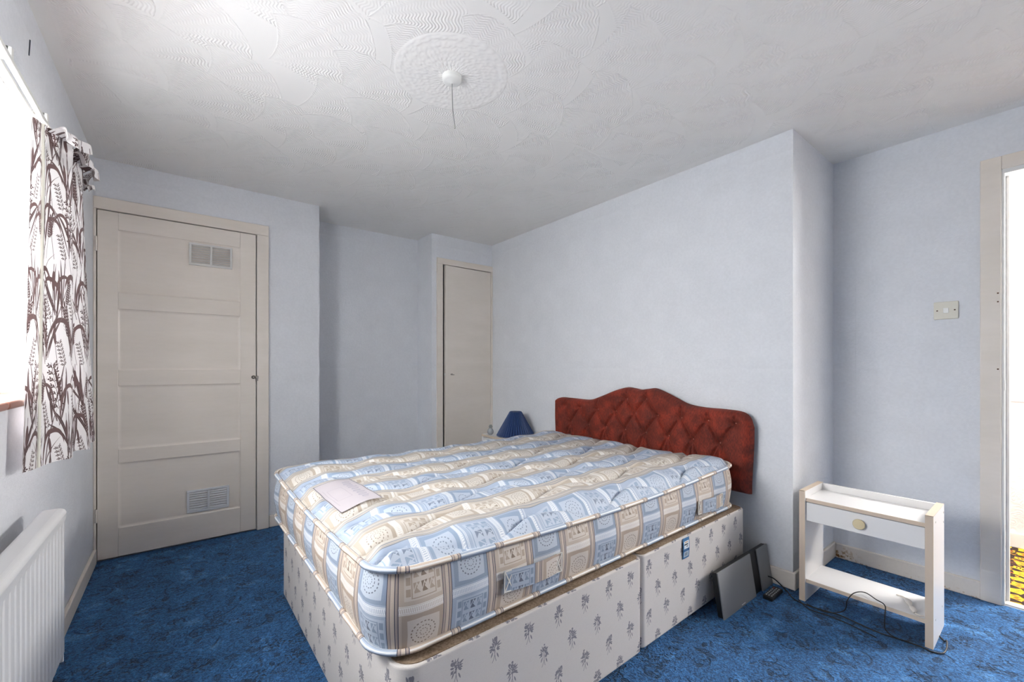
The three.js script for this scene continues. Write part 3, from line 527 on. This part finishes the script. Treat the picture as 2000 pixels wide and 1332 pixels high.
// headboard: buttoned red velvet
{
  const t = thing('headboard', 'buttoned rust-red velvet headboard with a curved top', 'headboard', [2.765, 0, 1.646]);
  const ZH = 0.735, topY = (z) => {
    const k = [[-0.735, 0.80], [-0.728, 0.846], [-0.70, 0.868], [-0.6, 0.871], [-0.42, 0.868], [-0.36, 0.876], [-0.26, 0.910], [-0.14, 0.955], [-0.06, 0.973], [0.01, 0.968], [0.045, 0.962], [0.09, 0.968], [0.15, 0.975], [0.20, 0.962], [0.29, 0.925], [0.37, 0.892], [0.47, 0.879], [0.6, 0.877], [0.685, 0.868], [0.72, 0.84], [0.735, 0.79]];
    let i = 0; while (i < k.length - 2 && z > k[i + 1][0]) i++; const p = (j) => k[clamp(j, 0, k.length - 1)]; const u = clamp((z - k[i][0]) / (k[i + 1][0] - k[i][0]), 0, 1);
    const m0 = (p(i + 1)[1] - p(i - 1)[1]) / (p(i + 1)[0] - p(i - 1)[0] || 1), m1 = (p(i + 2)[1] - p(i)[1]) / (p(i + 2)[0] - p(i)[0] || 1), hh = k[i + 1][0] - k[i][0], u2 = u * u, u3 = u2 * u;
    return (2 * u3 - 3 * u2 + 1) * k[i][1] + (u3 - 2 * u2 + u) * hh * m0 + (-2 * u3 + 3 * u2) * k[i + 1][1] + (u3 - u2) * hh * m1;
  };
  const up = [1.027, 1.182, 1.348, 1.508, 1.665, 1.83, 1.988, 2.15, 2.3].map((z) => [z - 1.646, 0.808]), lo = [1.09, 1.261, 1.424, 1.584, 1.743, 1.905, 2.061, 2.217].map((z) => [z - 1.646, 0.692]), hi = [[1.598 - 1.646, 0.897], [1.747 - 1.646, 0.905]];
  const btn = [...up, ...lo, ...hi], cr = [];
  for (const p of up) for (const q of lo) if (Math.hypot(p[0] - q[0], p[1] - q[1]) < 0.16) cr.push([p, q]);
  for (const p of hi) for (const q of up) if (Math.hypot(p[0] - q[0], p[1] - q[1]) < 0.145) cr.push([p, q]);
  for (const p of lo) for (const dz of [-0.035, 0.0, 0.035]) cr.push([p, [p[0] + dz * 1.6, 0.56]]);
  for (const p of up) if (Math.abs(p[0]) > 0.2) { cr.push([p, [p[0] + 0.006, 0.875]]); } 
  for (const p of hi) cr.push([p, [p[0] + 0.012, 0.97]]);
  const dSeg = (z, y, [a, b]) => { const dx = b[0] - a[0], dy = b[1] - a[1], k = clamp(((z - a[0]) * dx + (y - a[1]) * dy) / (dx * dx + dy * dy), 0, 1); return [Math.hypot(z - a[0] - k * dx, y - a[1] - k * dy), k]; };
  const front = (z, y, T) => {
    const e = Math.min(ZH - Math.abs(z), T - y, y - 0.44); let d = 0.066 * Math.sqrt(clamp(1 - (1 - clamp(e / 0.045, 0, 1)) ** 2, 0, 1)) ;
    let dim = 0; for (const [bz, by] of btn) { const r = Math.hypot(z - bz, y - by); dim = Math.max(dim, 0.042 * Math.exp(-r / 0.026)); }
    let cre = 0; for (const s of cr) { const [q] = dSeg(z, y, s); cre = Math.max(cre, 0.013 * Math.exp(-((q / 0.006) ** 2)) + 0.012 * Math.exp(-((q / 0.024) ** 2))); }
    return d - Math.max(dim, cre) * sm(0.0, 0.04, e) ;
  };
  const inset = (y) => 0.012 * sm(0.75, 0.45, y);
  const g = gridGeo(340, 130, (u, v) => { const z0 = (u * 2 - 1) * ZH, T = topY(z0), y = 0.44 + v * (T - 0.44), z = z0 * (1 - inset(y) / ZH); return [-front(z0, y, T), y, z, z, y]; }, true);
  const back = gridGeo(120, 20, (u, v) => { const z0 = (u * 2 - 1) * ZH, T = topY(z0), y = 0.44 + v * (T - 0.44), z = z0 * (1 - inset(y) / ZH); return [0.0005, y, z, z, y]; }, false);
  const velvetCol = colour(512, 512, (x, y) => { const n = (vnoise(x / 3, y / 9, 170, 57) - 0.5) * 0.35 + (vnoise(x / 45, y / 45, 11, 11) - 0.5) * 0.35; const L = 1 + n; return [120 * L, 41 * L, 25 * L]; }, 1 / 0.5, 1 / 0.5);
  const mVel = P(0xffffff, 0.8, { map: velvetCol, sheen: 0.5, sheenRoughness: 0.3, sheenColor: new THREE.Color(0.7, 0.26, 0.16) });
  part(t, 'cushioned_front', g, mVel, 'deep-buttoned velvet'); part(t, 'back_board', back, M(0x5a3a2c, 0.9));
  for (const [z, y] of btn) { const s = new THREE.SphereGeometry(0.0105, 14, 8); s.scale(0.45, 1, 1); const T = topY(z); s.translate(-front(z, y, T) - 0.001, y, z); part(t, 'button', s, P(0xb0705f, 0.6, { sheen: 0.8, sheenColor: new THREE.Color(0.9, 0.5, 0.4) })); }
  for (const z of [-0.35, 0.35]) part(t, 'leg', bx(0.001, 0.018, 0.06, 0.5, z - 0.025, z + 0.025), M(0x6a5a48, 0.8));
  for (const z of [-0.35, 0.35]) part(t, 'bolt', (() => { const q = bx(-0.03, 0.001, 0.2, 0.22, z - 0.01, z + 0.01); return q; })(), mSteel);
}

// ---------------------------------------------------------------- bedside cabinets
const mMel = P(0xeeeceb, 0.3), mEdge = M(0xd9c6b2, 0.5), mKnob = M(0xdccba4, 0.4);
function cabinet(label, x0, x1, z0, z1, hasKnob) {               // open front towards -x
  const t = thing('bedside_cabinet', label, 'cabinet', [x0, 0, z0]); const D = x1 - x0, Wd = z1 - z0, T = 0.024, h = 0.523;
  for (const a of [0, Wd - T]) { const p = part(t, 'side_panel', bx(0.002, D, 0, h - 0.0015, a, a + T), mMel); part(p, 'edge_band', bx(0, 0.0021, 0, h, a, a + T), mEdge); part(p, 'edge_band', bx(0, D, h - 0.0015, h, a, a + T), mEdge); }
  const top = part(t, 'top_shelf', bx(0.012, D - 0.016, 0.472, 0.488, T, Wd - T), mMel); part(top, 'edge_band', bx(0.01, 0.0121, 0.472, 0.488, T, Wd - T), mEdge);
  part(t, 'back_rail', bx(D - 0.016, D, 0.378, 0.519, T, Wd - T), mMel);
  const dr = part(t, 'drawer', mergeGeometries([bx(0.012, 0.028, 0.382, 0.468, T + 0.002, Wd - T - 0.002, 0.001), bx(0.028, D - 0.02, 0.388, 0.398, T + 0.012, Wd - T - 0.012), bx(0.028, D - 0.02, 0.398, 0.455, T + 0.012, T + 0.02), bx(0.028, D - 0.02, 0.398, 0.455, Wd - T - 0.02, Wd - T - 0.012)]), mMel, 'plain white drawer');
  if (hasKnob) {
    const k = new THREE.LatheGeometry([[0, 0.017], [0.013, 0.0165], [0.0165, 0.015], [0.019, 0.0165], [0.0215, 0.0155], [0.0225, 0.011], [0.016, 0.003], [0.014, 0]].map((q) => new THREE.Vector2(...q)), 36); k.rotateZ(Math.PI / 2); k.translate(0.012, 0.424, Wd / 2 - 0.003); part(dr, 'knob', k, mKnob, 'round ivory knob');
  }
  const sh = part(t, 'lower_shelf', bx(0.012, D - 0.02, 0.088, 0.104, T, Wd - T), mMel); part(sh, 'edge_band', bx(0.01, 0.0121, 0.088, 0.104, T, Wd - T), mEdge);
  for (const [sx, sy] of [[0.05, 0.49], [0.05, 0.1], [D - 0.05, 0.1], [D - 0.02, 0.49], [D - 0.02, 0.45]]) { const g = cyl(0.004, 0.004, 0.001, 12); g.rotateX(Math.PI / 2); g.translate(sx, sy, Wd + 0.0004); part(t, 'screw_cap', g, M(0xc9c6c2, 0.4)); }
  return t;
}
cabinet('white bedside cabinet with one drawer and an open shelf, standing by the doorway', 2.724, 2.98, 2.598, 3.057, true);
{
  const t = thing('bedside_cabinet', 'white flat-topped bedside cabinet beyond the bed with a pleated lamp on it', 'cabinet', [2.465, 0, 0.262]), D = 0.3, Wd = 0.48, T = 0.018;
  for (const a of [0, Wd - T]) part(t, 'side_panel', bx(0.004, D, 0, 0.502, a, a + T), mMel);
  const top = part(t, 'top', bx(0.002, D, 0.504, 0.522, 0, Wd, 0.001), mMel); part(top, 'edge_band', bx(0, 0.0021, 0.504, 0.522, 0, Wd), mEdge);
  part(t, 'back_panel', bx(D - 0.006, D - 0.001, 0.06, 0.502, T, Wd - T), mMel);
  const dr = part(t, 'drawer', bx(0.004, 0.02, 0.36, 0.498, T + 0.002, Wd - T - 0.002, 0.001), mMel); const k = new THREE.LatheGeometry([[0, 0.016], [0.014, 0.015], [0.02, 0.012], [0.014, 0]].map((q) => new THREE.Vector2(...q)), 24); k.rotateZ(Math.PI / 2); k.translate(0.004, 0.43, Wd / 2); part(dr, 'knob', k, mKnob);
  part(t, 'lower_shelf', bx(0.012, D - 0.01, 0.088, 0.104, T, Wd - T), mMel);
}

// pleated lamp
{
  const t = thing('table_lamp', 'small lamp with a navy blue pleated cone shade', 'lamp', [2.64, 0.522, 0.52]);
  const N = 420, r0 = 0.165, r1 = 0.052, h0 = 0.006, h1 = 0.205;
  const g = gridGeo(N, 10, (u, v) => { const a = u * 2 * Math.PI, k = 0.5 + 0.5 * Math.sin(a * 40), r = r0 + (r1 - r0) * v - (0.017 * (1 - v) + 0.007 * v) * k, y = h0 + (h1 - h0) * v + (v > 0.95 ? 0.003 * k : 0) ; return [r * Math.cos(a), y, r * Math.sin(a), u * 40, v]; }, true);
  part(t, 'lamp_shade', g, P(0x2a4579, 0.5, { side: THREE.DoubleSide, sheen: 0.2, sheenRoughness: 0.3, sheenColor: new THREE.Color(0.6, 0.7, 0.95), transmission: 0.06, thickness: 0 }), 'navy pleated fabric shade');
  const ring = new THREE.TorusGeometry(0.046, 0.0018, 8, 40); ring.rotateX(Math.PI / 2); ring.translate(0, 0.198, 0); part(t, 'shade_ring', ring, mSteel);
  part(t, 'lamp_base', new THREE.LatheGeometry([[0, 0], [0.055, 0], [0.056, 0.012], [0.03, 0.02], [0.016, 0.045], [0.03, 0.08], [0.02, 0.115], [0.012, 0.13], [0.016, 0.135], [0.016, 0.165], [0, 0.165]].map((q) => new THREE.Vector2(...q)), 32), M(0xdfe2e6, 0.25));
  for (let i = 0; i < 3; i++) { const a = i * 2.094; part(t, 'shade_arm', tube([[0.012 * Math.cos(a), 0.162, 0.012 * Math.sin(a)], [0.03 * Math.cos(a), 0.185, 0.03 * Math.sin(a)], [0.046 * Math.cos(a), 0.198, 0.046 * Math.sin(a)]], 0.0015, 8, 6), mSteel); }
}
// small ornament
{
  const t = thing('ornament', 'small grey glass flask with a crinkled stopper beside the lamp', 'ornament', [2.508, 0.522, 0.335]);
  part(t, 'flask', new THREE.LatheGeometry([[0, 0], [0.016, 0.001], [0.025, 0.012], [0.028, 0.025], [0.025, 0.040], [0.016, 0.052], [0.010, 0.058], [0, 0.058]].map((q) => new THREE.Vector2(...q)), 32), P(0xaab0b6, 0.12, { clearcoat: 0.6 }));
  const s = new THREE.IcosahedronGeometry(0.0145, 4), p = s.attributes.position; for (let i = 0; i < p.count; i++) { const k = 1 + 0.3 * Math.sin(p.getX(i) * 520) * Math.sin(p.getY(i) * 430 + p.getZ(i) * 480); p.setXYZ(i, p.getX(i) * k, p.getY(i) * k * 1.1, p.getZ(i) * k); } s.computeVertexNormals(); s.translate(0, 0.069, 0.003); part(t, 'stopper', s, M(0x8d918f, 0.4));
}

// ---------------------------------------------------------------- curtain and track
{
  const t = thing('curtain_track', 'white double curtain track over the window', 'curtain track', [0, 0, 0]);
  part(t, 'rail', bx(0.043, 0.057, 1.882, 1.896, 1.33, 2.43, 0.003), mWhitePlastic); part(t, 'rail', bx(0.016, 0.026, 1.902, 1.914, 1.30, 2.43, 0.003), mWhitePlastic);
  for (const z of [1.36, 1.72, 2.05, 2.38]) part(t, 'bracket', mergeGeometries([bx(0, 0.05, 1.911, 1.925, z - 0.008, z + 0.008, 0.002), bx(0.03, 0.055, 1.893, 1.925, z - 0.008, z + 0.008, 0.002)]), mWhitePlastic);
  for (let i = 0; i < 7; i++) part(t, 'glide_hook', bx(0.047, 0.053, 1.872, 1.884, 1.335 + i * 0.008, 1.339 + i * 0.008), M(0xd9cfae, 0.5));
}
const curtainTex = (() => {
  const Wp = 1024, Hp = 2048, c = canvas(Wp, Hp), g = c.getContext('2d'); g.fillStyle = '#ece8e8'; g.fillRect(0, 0, Wp, Hp); g.lineCap = 'round';
  const ink = '#54403f', ink2 = '#6b5554';
  const all = (fn) => { for (const ox of [-Wp, 0, Wp]) for (const oy of [-Hp, 0, Hp]) { g.save(); g.translate(ox, oy); fn(); g.restore(); } };
  const blade = (x, y, len, a, bend, w, col = ink) => all(() => { // tapered curved leaf
    g.save(); g.translate(x, y); g.rotate(a); g.fillStyle = col; g.beginPath(); g.moveTo(-w * 0.25, 0); g.bezierCurveTo(-w, -len * 0.4, bend * 0.4 - w, -len * 0.8, bend, -len); g.bezierCurveTo(bend * 0.5 + w, -len * 0.75, w, -len * 0.35, w * 0.25, 0); g.fill(); g.strokeStyle = '#b9aeae'; g.lineWidth = 1.6; g.beginPath(); g.moveTo(0, -10); g.quadraticCurveTo(0, -len * 0.5, bend * 0.9, -len * 0.95); g.stroke(); g.restore();
  });
  const droop = (x, y, s, m) => all(() => { g.save(); g.translate(x, y); g.scale(s * m, s); g.fillStyle = ink2; g.beginPath(); g.moveTo(-4, 0); g.bezierCurveTo(-10, -180, 40, -290, 150, -280); g.bezierCurveTo(215, -270, 240, -200, 236, -150); g.bezierCurveTo(215, -215, 180, -250, 135, -245); g.bezierCurveTo(60, -240, 14, -150, 4, 0); g.fill(); g.restore(); });
  const wheat = (x, y, s, a) => all(() => {
    g.save(); g.translate(x, y); g.rotate(a); g.scale(s, s); g.strokeStyle = ink; g.lineWidth = 6; g.beginPath(); g.moveTo(0, 260); g.quadraticCurveTo(10, 100, 0, 0); g.stroke();
    for (let i = 0; i < 9; i++) for (const m of [-1, 1]) {
      g.save(); g.translate(m * 4, -i * 27); g.rotate(m * 0.55); g.fillStyle = ink; g.beginPath(); g.moveTo(0, 10); g.bezierCurveTo(m * 26, 6, m * 28, -26, m * 4, -50); g.bezierCurveTo(m * -8, -26, m * -6, 0, 0, 10); g.fill(); g.fillStyle = '#cfc5c4'; g.beginPath(); g.ellipse(m * 9, -14, 5, 12, m * 0.2, 0, 6.3); g.fill(); g.fillStyle = ink2; g.beginPath(); g.ellipse(m * 9, -13, 2, 9, m * 0.2, 0, 6.3); g.fill(); g.strokeStyle = ink; g.lineWidth = 2; g.beginPath(); g.moveTo(m * 4, -46); g.lineTo(m * 13, -84); g.stroke(); g.restore();
    }
    g.fillStyle = ink; g.beginPath(); g.ellipse(0, -262, 11, 30, 0, 0, 6.3); g.fill(); g.restore();
  });
  const rush = (x, y, s, a) => all(() => { g.save(); g.translate(x, y); g.rotate(a); g.scale(s, s); g.strokeStyle = ink; g.lineWidth = 5; g.beginPath(); g.moveTo(0, 320); g.quadraticCurveTo(12, 60, 0, -130); g.stroke(); g.fillStyle = ink2; g.beginPath(); g.ellipse(2, 0, 17, 78, 0, 0, 6.3); g.fill(); g.restore(); });
  const grass = (x, y, s, a) => all(() => {
    g.save(); g.translate(x, y); g.rotate(a); g.scale(s, s); g.strokeStyle = ink; g.lineWidth = 4; g.beginPath(); g.moveTo(0, 240); g.quadraticCurveTo(-16, 60, 10, -210); g.stroke();
    for (let i = 0; i < 7; i++) for (const m of [-1, 1]) { g.save(); g.translate(-2 + i, 130 - i * 50); g.rotate(m * 0.95); g.lineWidth = 2.5; g.beginPath(); g.moveTo(0, 0); g.lineTo(0, -60 + i * 4); g.stroke(); g.fillStyle = ink; for (let k = 0; k < 4; k++) { g.beginPath(); g.ellipse((k % 2 ? 8 : -8), -26 - k * 12 + i, 5.5, 14, (k % 2 ? 0.5 : -0.5), 0, 6.3); g.fill(); } g.restore(); }
    g.restore();
  });
  for (let j = 0; j < 5; j++) for (let i = 0; i < 3; i++) {
    const x = (i + 0.25 + (j % 2) * 0.5) * Wp / 3 + rr(-40, 40), y = (j + 0.6) * Hp / 5 + rr(-60, 60);
    for (let q = 0; q < 7; q++) blade(x + rr(-60, 60), y + 180 + rr(-60, 60), rr(260, 520), (q - 3) * 0.14 + rr(-0.08, 0.08), rr(-140, 140), rr(7, 15));
    const kind = (i + j) % 3;
    if (kind === 0) wheat(x + 40, y, 0.95, rr(-0.1, 0.25)); else if (kind === 1) grass(x + 20, y - 30, 1.05, rr(-0.1, 0.2)); else { rush(x + 60, y - 60, 1, rr(-0.1, 0.1)); wheat(x - 90, y + 100, 0.7, -0.25); }
    droop(x - 20, y + 180, rr(0.8, 1.15), rnd() < 0.5 ? 1 : -1); if (rnd() < 0.6) droop(x + 40, y + 90, rr(0.6, 0.9), rnd() < 0.5 ? 1 : -1);
    if (rnd() < 0.5) rush(x - 120, y + 30, 0.75, 0.12);
    grass(x + 130, y + 170, 0.6, 0.3);
  }
  const t = ctex(c, 1 / 0.42, 1 / 0.84); return t;
})();
{
  const t = thing('curtain', 'short white curtain printed with brown wheat and reeds, bunched at the end of its track', 'curtain', [0, 0, 0]);
  const mC = P(0xffffff, 0.85, { map: curtainTex, side: THREE.DoubleSide, transmission: 0.05, thickness: 0 });
  // plan of the folds from the corner side to the free edge: [x, z]
  const topP = [[0.080, 0.965], [0.070, 1.0], [0.058, 1.03], [0.078, 1.07], [0.098, 1.12], [0.082, 1.16], [0.060, 1.19], [0.080, 1.235], [0.100, 1.285], [0.085, 1.335], [0.060, 1.385], [0.050, 1.40]];
  const botP = [[0.118, 0.965], [0.100, 1.005], [0.075, 1.04], [0.090, 1.085], [0.125, 1.14], [0.125, 1.19], [0.098, 1.24], [0.096, 1.28], [0.108, 1.34], [0.100, 1.40], [0.070, 1.455], [0.052, 1.475]];
  const cv = (a) => new THREE.CatmullRomCurve3(a.map(([x, z]) => new THREE.Vector3(x, 0, z)));
  const cT = cv(topP), cB = cv(botP), tmp = new THREE.Vector3(), tmp2 = new THREE.Vector3();
  const y1 = 1.875, y0 = 0.812;
  const surf = (u, v) => { cT.getPoint(u, tmp); cB.getPoint(u, tmp2); const k = Math.pow(v, 0.9), w = 1 - k; const fl = 0.006 * Math.sin(u * 60) * sm(0.85, 1.0, v); return [tmp.x * k + tmp2.x * w + fl, y0 + (y1 - y0) * v - 0.004 * Math.sin(u * 20) * w + (v > 0.93 ? -0.05 * sm(0.55, 0.0, u) * sm(0.93, 1, v) : 0), tmp.z * k + tmp2.z * w]; };
  part(t, 'curtain_cloth', gridGeo(200, 90, (u, v) => { const q = surf(u, v); return [...q, u * 0.78, q[1] - y0]; }), mC);
  // free edge turned back towards the window
  part(t, 'turned_edge', gridGeo(20, 60, (u, v) => { const q = surf(1, v), k = v; const dx = -0.022 * u + 0.006 * Math.sin(u * 3), dz = (0.05 + 0.02 * (1 - k)) * u; return [Math.max(0.036, q[0] + dx), q[1], q[2] + dz, 0.3 - u * 0.12, q[1] - y0]; }), P(0xffffff, 0.85, { map: curtainTex, side: THREE.DoubleSide, transmission: 0.12, thickness: 0 }));
  const hem = []; for (let i = 0; i <= 24; i++) { const q = surf(1, i / 24); hem.push([q[0] + 0.002, q[1], q[2]]); } part(t, 'edge_hem', tube(hem, 0.0045, 60, 6), M(0xe4e2d6, 0.85));
  // heading flopped over the front of the tape
  part(t, 'heading', gridGeo(60, 14, (u, v) => { const q = surf(0.30 + 0.66 * u, 0.985), b = v * 2.2, out = 0.006 + 0.028 * Math.sin(Math.min(b, 1.57)) + 0.012 * v, y = q[1] + 0.022 * Math.sin(b) * 1.6 - 0.045 * v * v - 0.01 * Math.sin(u * 17) * v; return [q[0] + out, y, q[2] + 0.008 * Math.sin(u * 25) * v, 0.3 + u * 0.4, 0.6 + v * 0.07]; }), mC);
  part(t, 'heading', gridGeo(40, 10, (u, v) => { const q = surf(0.0 + 0.32 * u, 0.96), b = v * 2.0, out = 0.004 + 0.03 * Math.sin(Math.min(b, 1.57)), y = q[1] + 0.035 * Math.sin(b) - 0.03 * v * v + 0.012 * Math.sin(u * 14) * v; return [q[0] + out, y, q[2] - 0.012 * v + 0.006 * Math.sin(u * 20) * v, 0.1 + u * 0.3, 0.3 + v * 0.07]; }), mC);
  part(t, 'heading_tape', gridGeo(60, 2, (u, v) => { const q = surf(u, 0.90 + 0.05 * v); return [q[0] - 0.003, q[1], q[2], u, v]; }), M(0xdcd6c4, 0.9, { side: THREE.DoubleSide }));
}

// ---------------------------------------------------------------- radiator
{
  const t = thing('radiator', 'white fluted panel radiator under the window', 'radiator', [0.045, 0.175, 1.415]); const L = 1.25, h = 0.49, m = M(0xe9e9ea, 0.35);
  const nf = Math.round(L / 0.0405);
  part(t, 'front_panel', gridGeo(nf * 8, 18, (u, v) => { const ph = (u * nf) % 1, gr = Math.exp(-(((ph - 0.5) / 0.09) ** 2)), e = sm(0, 0.03, v) * sm(1, 0.95, v) * (u > 0.01 && u < 0.99 ? 1 : 0); return [0.055 - 0.005 * gr * e - 0.012 * (1 - sm(0, 0.03, v)), 0.004 + v * (h - 0.04), u * L, u * L, v]; }, true), m);
  part(t, 'back_panel', bx(0.012, 0.038, 0.01, h - 0.05, 0.01, L - 0.01, 0.004), m);
  part(t, 'end_cap', bx(0.0, 0.054, 0.0, h - 0.036, 0, 0.006, 0.002), m); part(t, 'end_cap', bx(0.0, 0.054, 0.0, h - 0.036, L - 0.006, L, 0.002), m);
  const s = new THREE.Shape(); s.moveTo(0, 0); s.lineTo(0.058, 0); s.lineTo(0.06, 0.022); s.quadraticCurveTo(0.058, 0.036, 0.042, 0.038); s.lineTo(0.012, 0.038); s.quadraticCurveTo(0, 0.036, 0, 0.022); const g = new THREE.ExtrudeGeometry(s, { depth: L, bevelEnabled: false, curveSegments: 8 }); g.translate(0, h - 0.04, 0); part(t, 'top_rail', g, m, 'rounded top rail');
  for (const z of [0.2, L - 0.2]) part(t, 'wall_bracket', bx(-0.045, 0.014, 0.08, 0.4, z - 0.015, z + 0.015), m);
  const v = cyl(0.011, 0.011, 0.175, 14); v.translate(0.027, -0.0875, L - 0.05); part(t, 'pipe', v, m); 
}

// ---------------------------------------------------------------- ceiling fitting and switch
{
  const t = thing('ceiling_rose', 'white ceiling rose with a short bare flex', 'ceiling rose', [roseC[0], H, roseC[1]]);
  part(t, 'cover', new THREE.LatheGeometry([[0, -0.031], [0.006, -0.031], [0.009, -0.028], [0.030, -0.024], [0.0375, -0.02], [0.0395, -0.014], [0.0405, 0]].map((q) => new THREE.Vector2(...q)), 48), mWhitePlastic);
  part(t, 'flex', tube([[0, -0.028, 0], [0.001, -0.08, 0.001], [0.003, -0.14, 0.002], [0.008, -0.19, 0.006], [0.0095, -0.213, 0.007]], 0.0018, 30, 6), M(0x8e8e8c, 0.5), 'thin grey flex');
  part(t, 'flex_end', tube([[0.0085, -0.198, 0.0063], [0.0095, -0.213, 0.0072]], 0.0028, 6, 8), M(0xb8b6b0, 0.5));
}
{
  const t = thing('light_switch', 'square ivory light switch beside the doorway', 'switch', [XW2, 1.393, 3.013]);
  part(t, 'plate', bx(-0.009, 0, -0.044, 0.044, -0.044, 0.044, 0.0035), mOldPlastic);
  const r = part(t, 'rocker', bx(-0.0135, -0.006, -0.0125, 0.0125, -0.0095, 0.0095, 0.0015), mWhitePlastic); r.rotation.z = 0.06;
  for (const z of [-0.031, 0.031]) { const g = cyl(0.0035, 0.0035, 0.002, 12); g.rotateZ(Math.PI / 2); g.translate(-0.0092, 0, z); part(t, 'screw', g, M(0x5b4a3c, 0.5, { metalness: 0.5 })); }
}

// ---------------------------------------------------------------- stereo, remote, cables on the floor
{
  const t = thing('stereo', 'slim black stereo with two grey front panels, leaning by the bed', 'stereo', [2.27, 0, 2.462]);
  const g = new THREE.Group(); t.add(g); t.remove(g);
  const tilt = (geo) => { geo.rotateX(-0.155); return geo; };
  part(t, 'body', tilt(bx(0.002, 0.516, 0.004, 0.196, -0.03, -0.006, 0.003)), mBlack);
  const grille = gray(128, 128, (x, y) => 0.5 + 0.5 * Math.sin(x * Math.PI / 4) * Math.sin(y * Math.PI / 4), 1 / 0.02, 1 / 0.02);
  const mGr = M(0x929394, 0.34, { metalness: 0.2, bumpMap: grille, bumpScale: 0.0004 });
  const a = part(t, 'front_panel', tilt(bx(0, 0.322, 0.0, 0.198, -0.006, 0.0, 0.0015)), mGr, 'wide grey mesh front panel'); part(a, 'badge', tilt(bx(0.17, 0.205, 0.008, 0.012, 0.0, 0.0006)), M(0xe4e4e4, 0.3));
  part(t, 'front_panel', tilt(bx(0.394, 0.515, 0.0, 0.198, -0.006, 0.0, 0.0015)), mGr, 'narrow grey mesh front panel');
}
{
  const t = thing('remote_control', 'small black remote control lying in front of the stereo', 'remote', [2.66, 0, 2.508]); t.rotation.y = 0.02;
  part(t, 'case', bx(-0.066, 0.066, 0, 0.019, -0.021, 0.021, 0.004), mBlack);
  for (let i = 0; i < 6; i++) for (let j = 0; j < 3; j++) part(t, 'button', bx(-0.052 + i * 0.018, -0.042 + i * 0.018, 0.018, 0.0205, -0.0145 + j * 0.0115, -0.0085 + j * 0.0115, 0.001), i === 5 && j === 0 ? M(0xb84a3a, 0.5) : M(0xa9adb0, 0.5));
}
{
  const t = thing('power_cable', 'thin black cable trailing from the stereo under the white cabinet', 'cable', [0, 0, 0]);
  const r = 0.0028;
  part(t, 'cord', tube([[2.74, 0.05, 2.448], [2.755, 0.04, 2.48], [2.76, r, 2.53], [2.70, r, 2.585], [2.69, r, 2.64], [2.70, r, 2.70], [2.712, r, 2.76], [2.70, r, 2.83], [2.69, r, 2.90], [2.70, r, 2.96], [2.706, r, 3.02], [2.70, r, 3.06], [2.715, 0.006, 3.085], [2.76, 0.012, 3.09], [2.80, 0.02, 3.085], [2.83, r, 3.075], [2.87, r, 3.05]], r, 160, 7), mBlack);
  part(t, 'cord', tube([[2.69, r * 3, 2.64], [2.68, 0.01, 2.72], [2.69, 0.04, 2.78], [2.66, 0.105, 2.80], [2.715, 0.122, 2.81], [2.775, 0.115, 2.833], [2.735, 0.118, 2.88], [2.705, 0.118, 2.915], [2.69, 0.08, 2.918], [2.685, 0.03, 2.92], [2.69, r * 3, 2.95], [2.698, r * 3, 2.99]], 0.0022, 120, 7), mBlack);
  part(t, 'cord', tube([[2.71, r, 2.6], [2.66, r, 2.66], [2.67, r, 2.74], [2.66, r, 2.82], [2.64, r, 2.9]], 0.0024, 50, 7), mBlack);
}
{
  const t = thing('twisted_strap', 'twisted white strap lying on the lower shelf of the white cabinet', 'strap', [2.8, 0.104, 2.95]);
  part(t, 'strap_end', tube([[0.085, 0.003, -0.03], [0.08, 0.004, -0.01], [0.06, 0.006, 0.005]], 0.0028, 20, 7), M(0xe6ded4, 0.6));
  part(t, 'strap_middle', (() => { const c = new THREE.CatmullRomCurve3([[0.066, 0.006, 0.0], [0.03, 0.011, 0.018], [0.0, 0.009, 0.028], [-0.03, 0.012, 0.042], [-0.05, 0.006, 0.05]].map((q) => new THREE.Vector3(...q))); const g = gridGeo(40, 10, (u, v) => { const p = c.getPoint(u), w = 0.0035 + 0.0065 * Math.abs(Math.sin(u * 6.2)), th = v * 6.283; return [p.x + 0.4 * w * Math.cos(th), Math.max(0.0006, p.y + w * 0.9 * Math.sin(th)), p.z + w * Math.cos(th)]; }); return g; })(), M(0xdcd6d0, 0.6));
  part(t, 'strap_end', tube([[-0.05, 0.005, 0.05], [-0.055, 0.004, 0.065], [-0.045, 0.004, 0.075]], 0.0026, 20, 7), M(0xe6ded4, 0.6));
}

scene.traverse((o) => { if (o.isMesh) { o.castShadow = true; o.receiveShadow = true; } });
renderer.render(scene, camera);
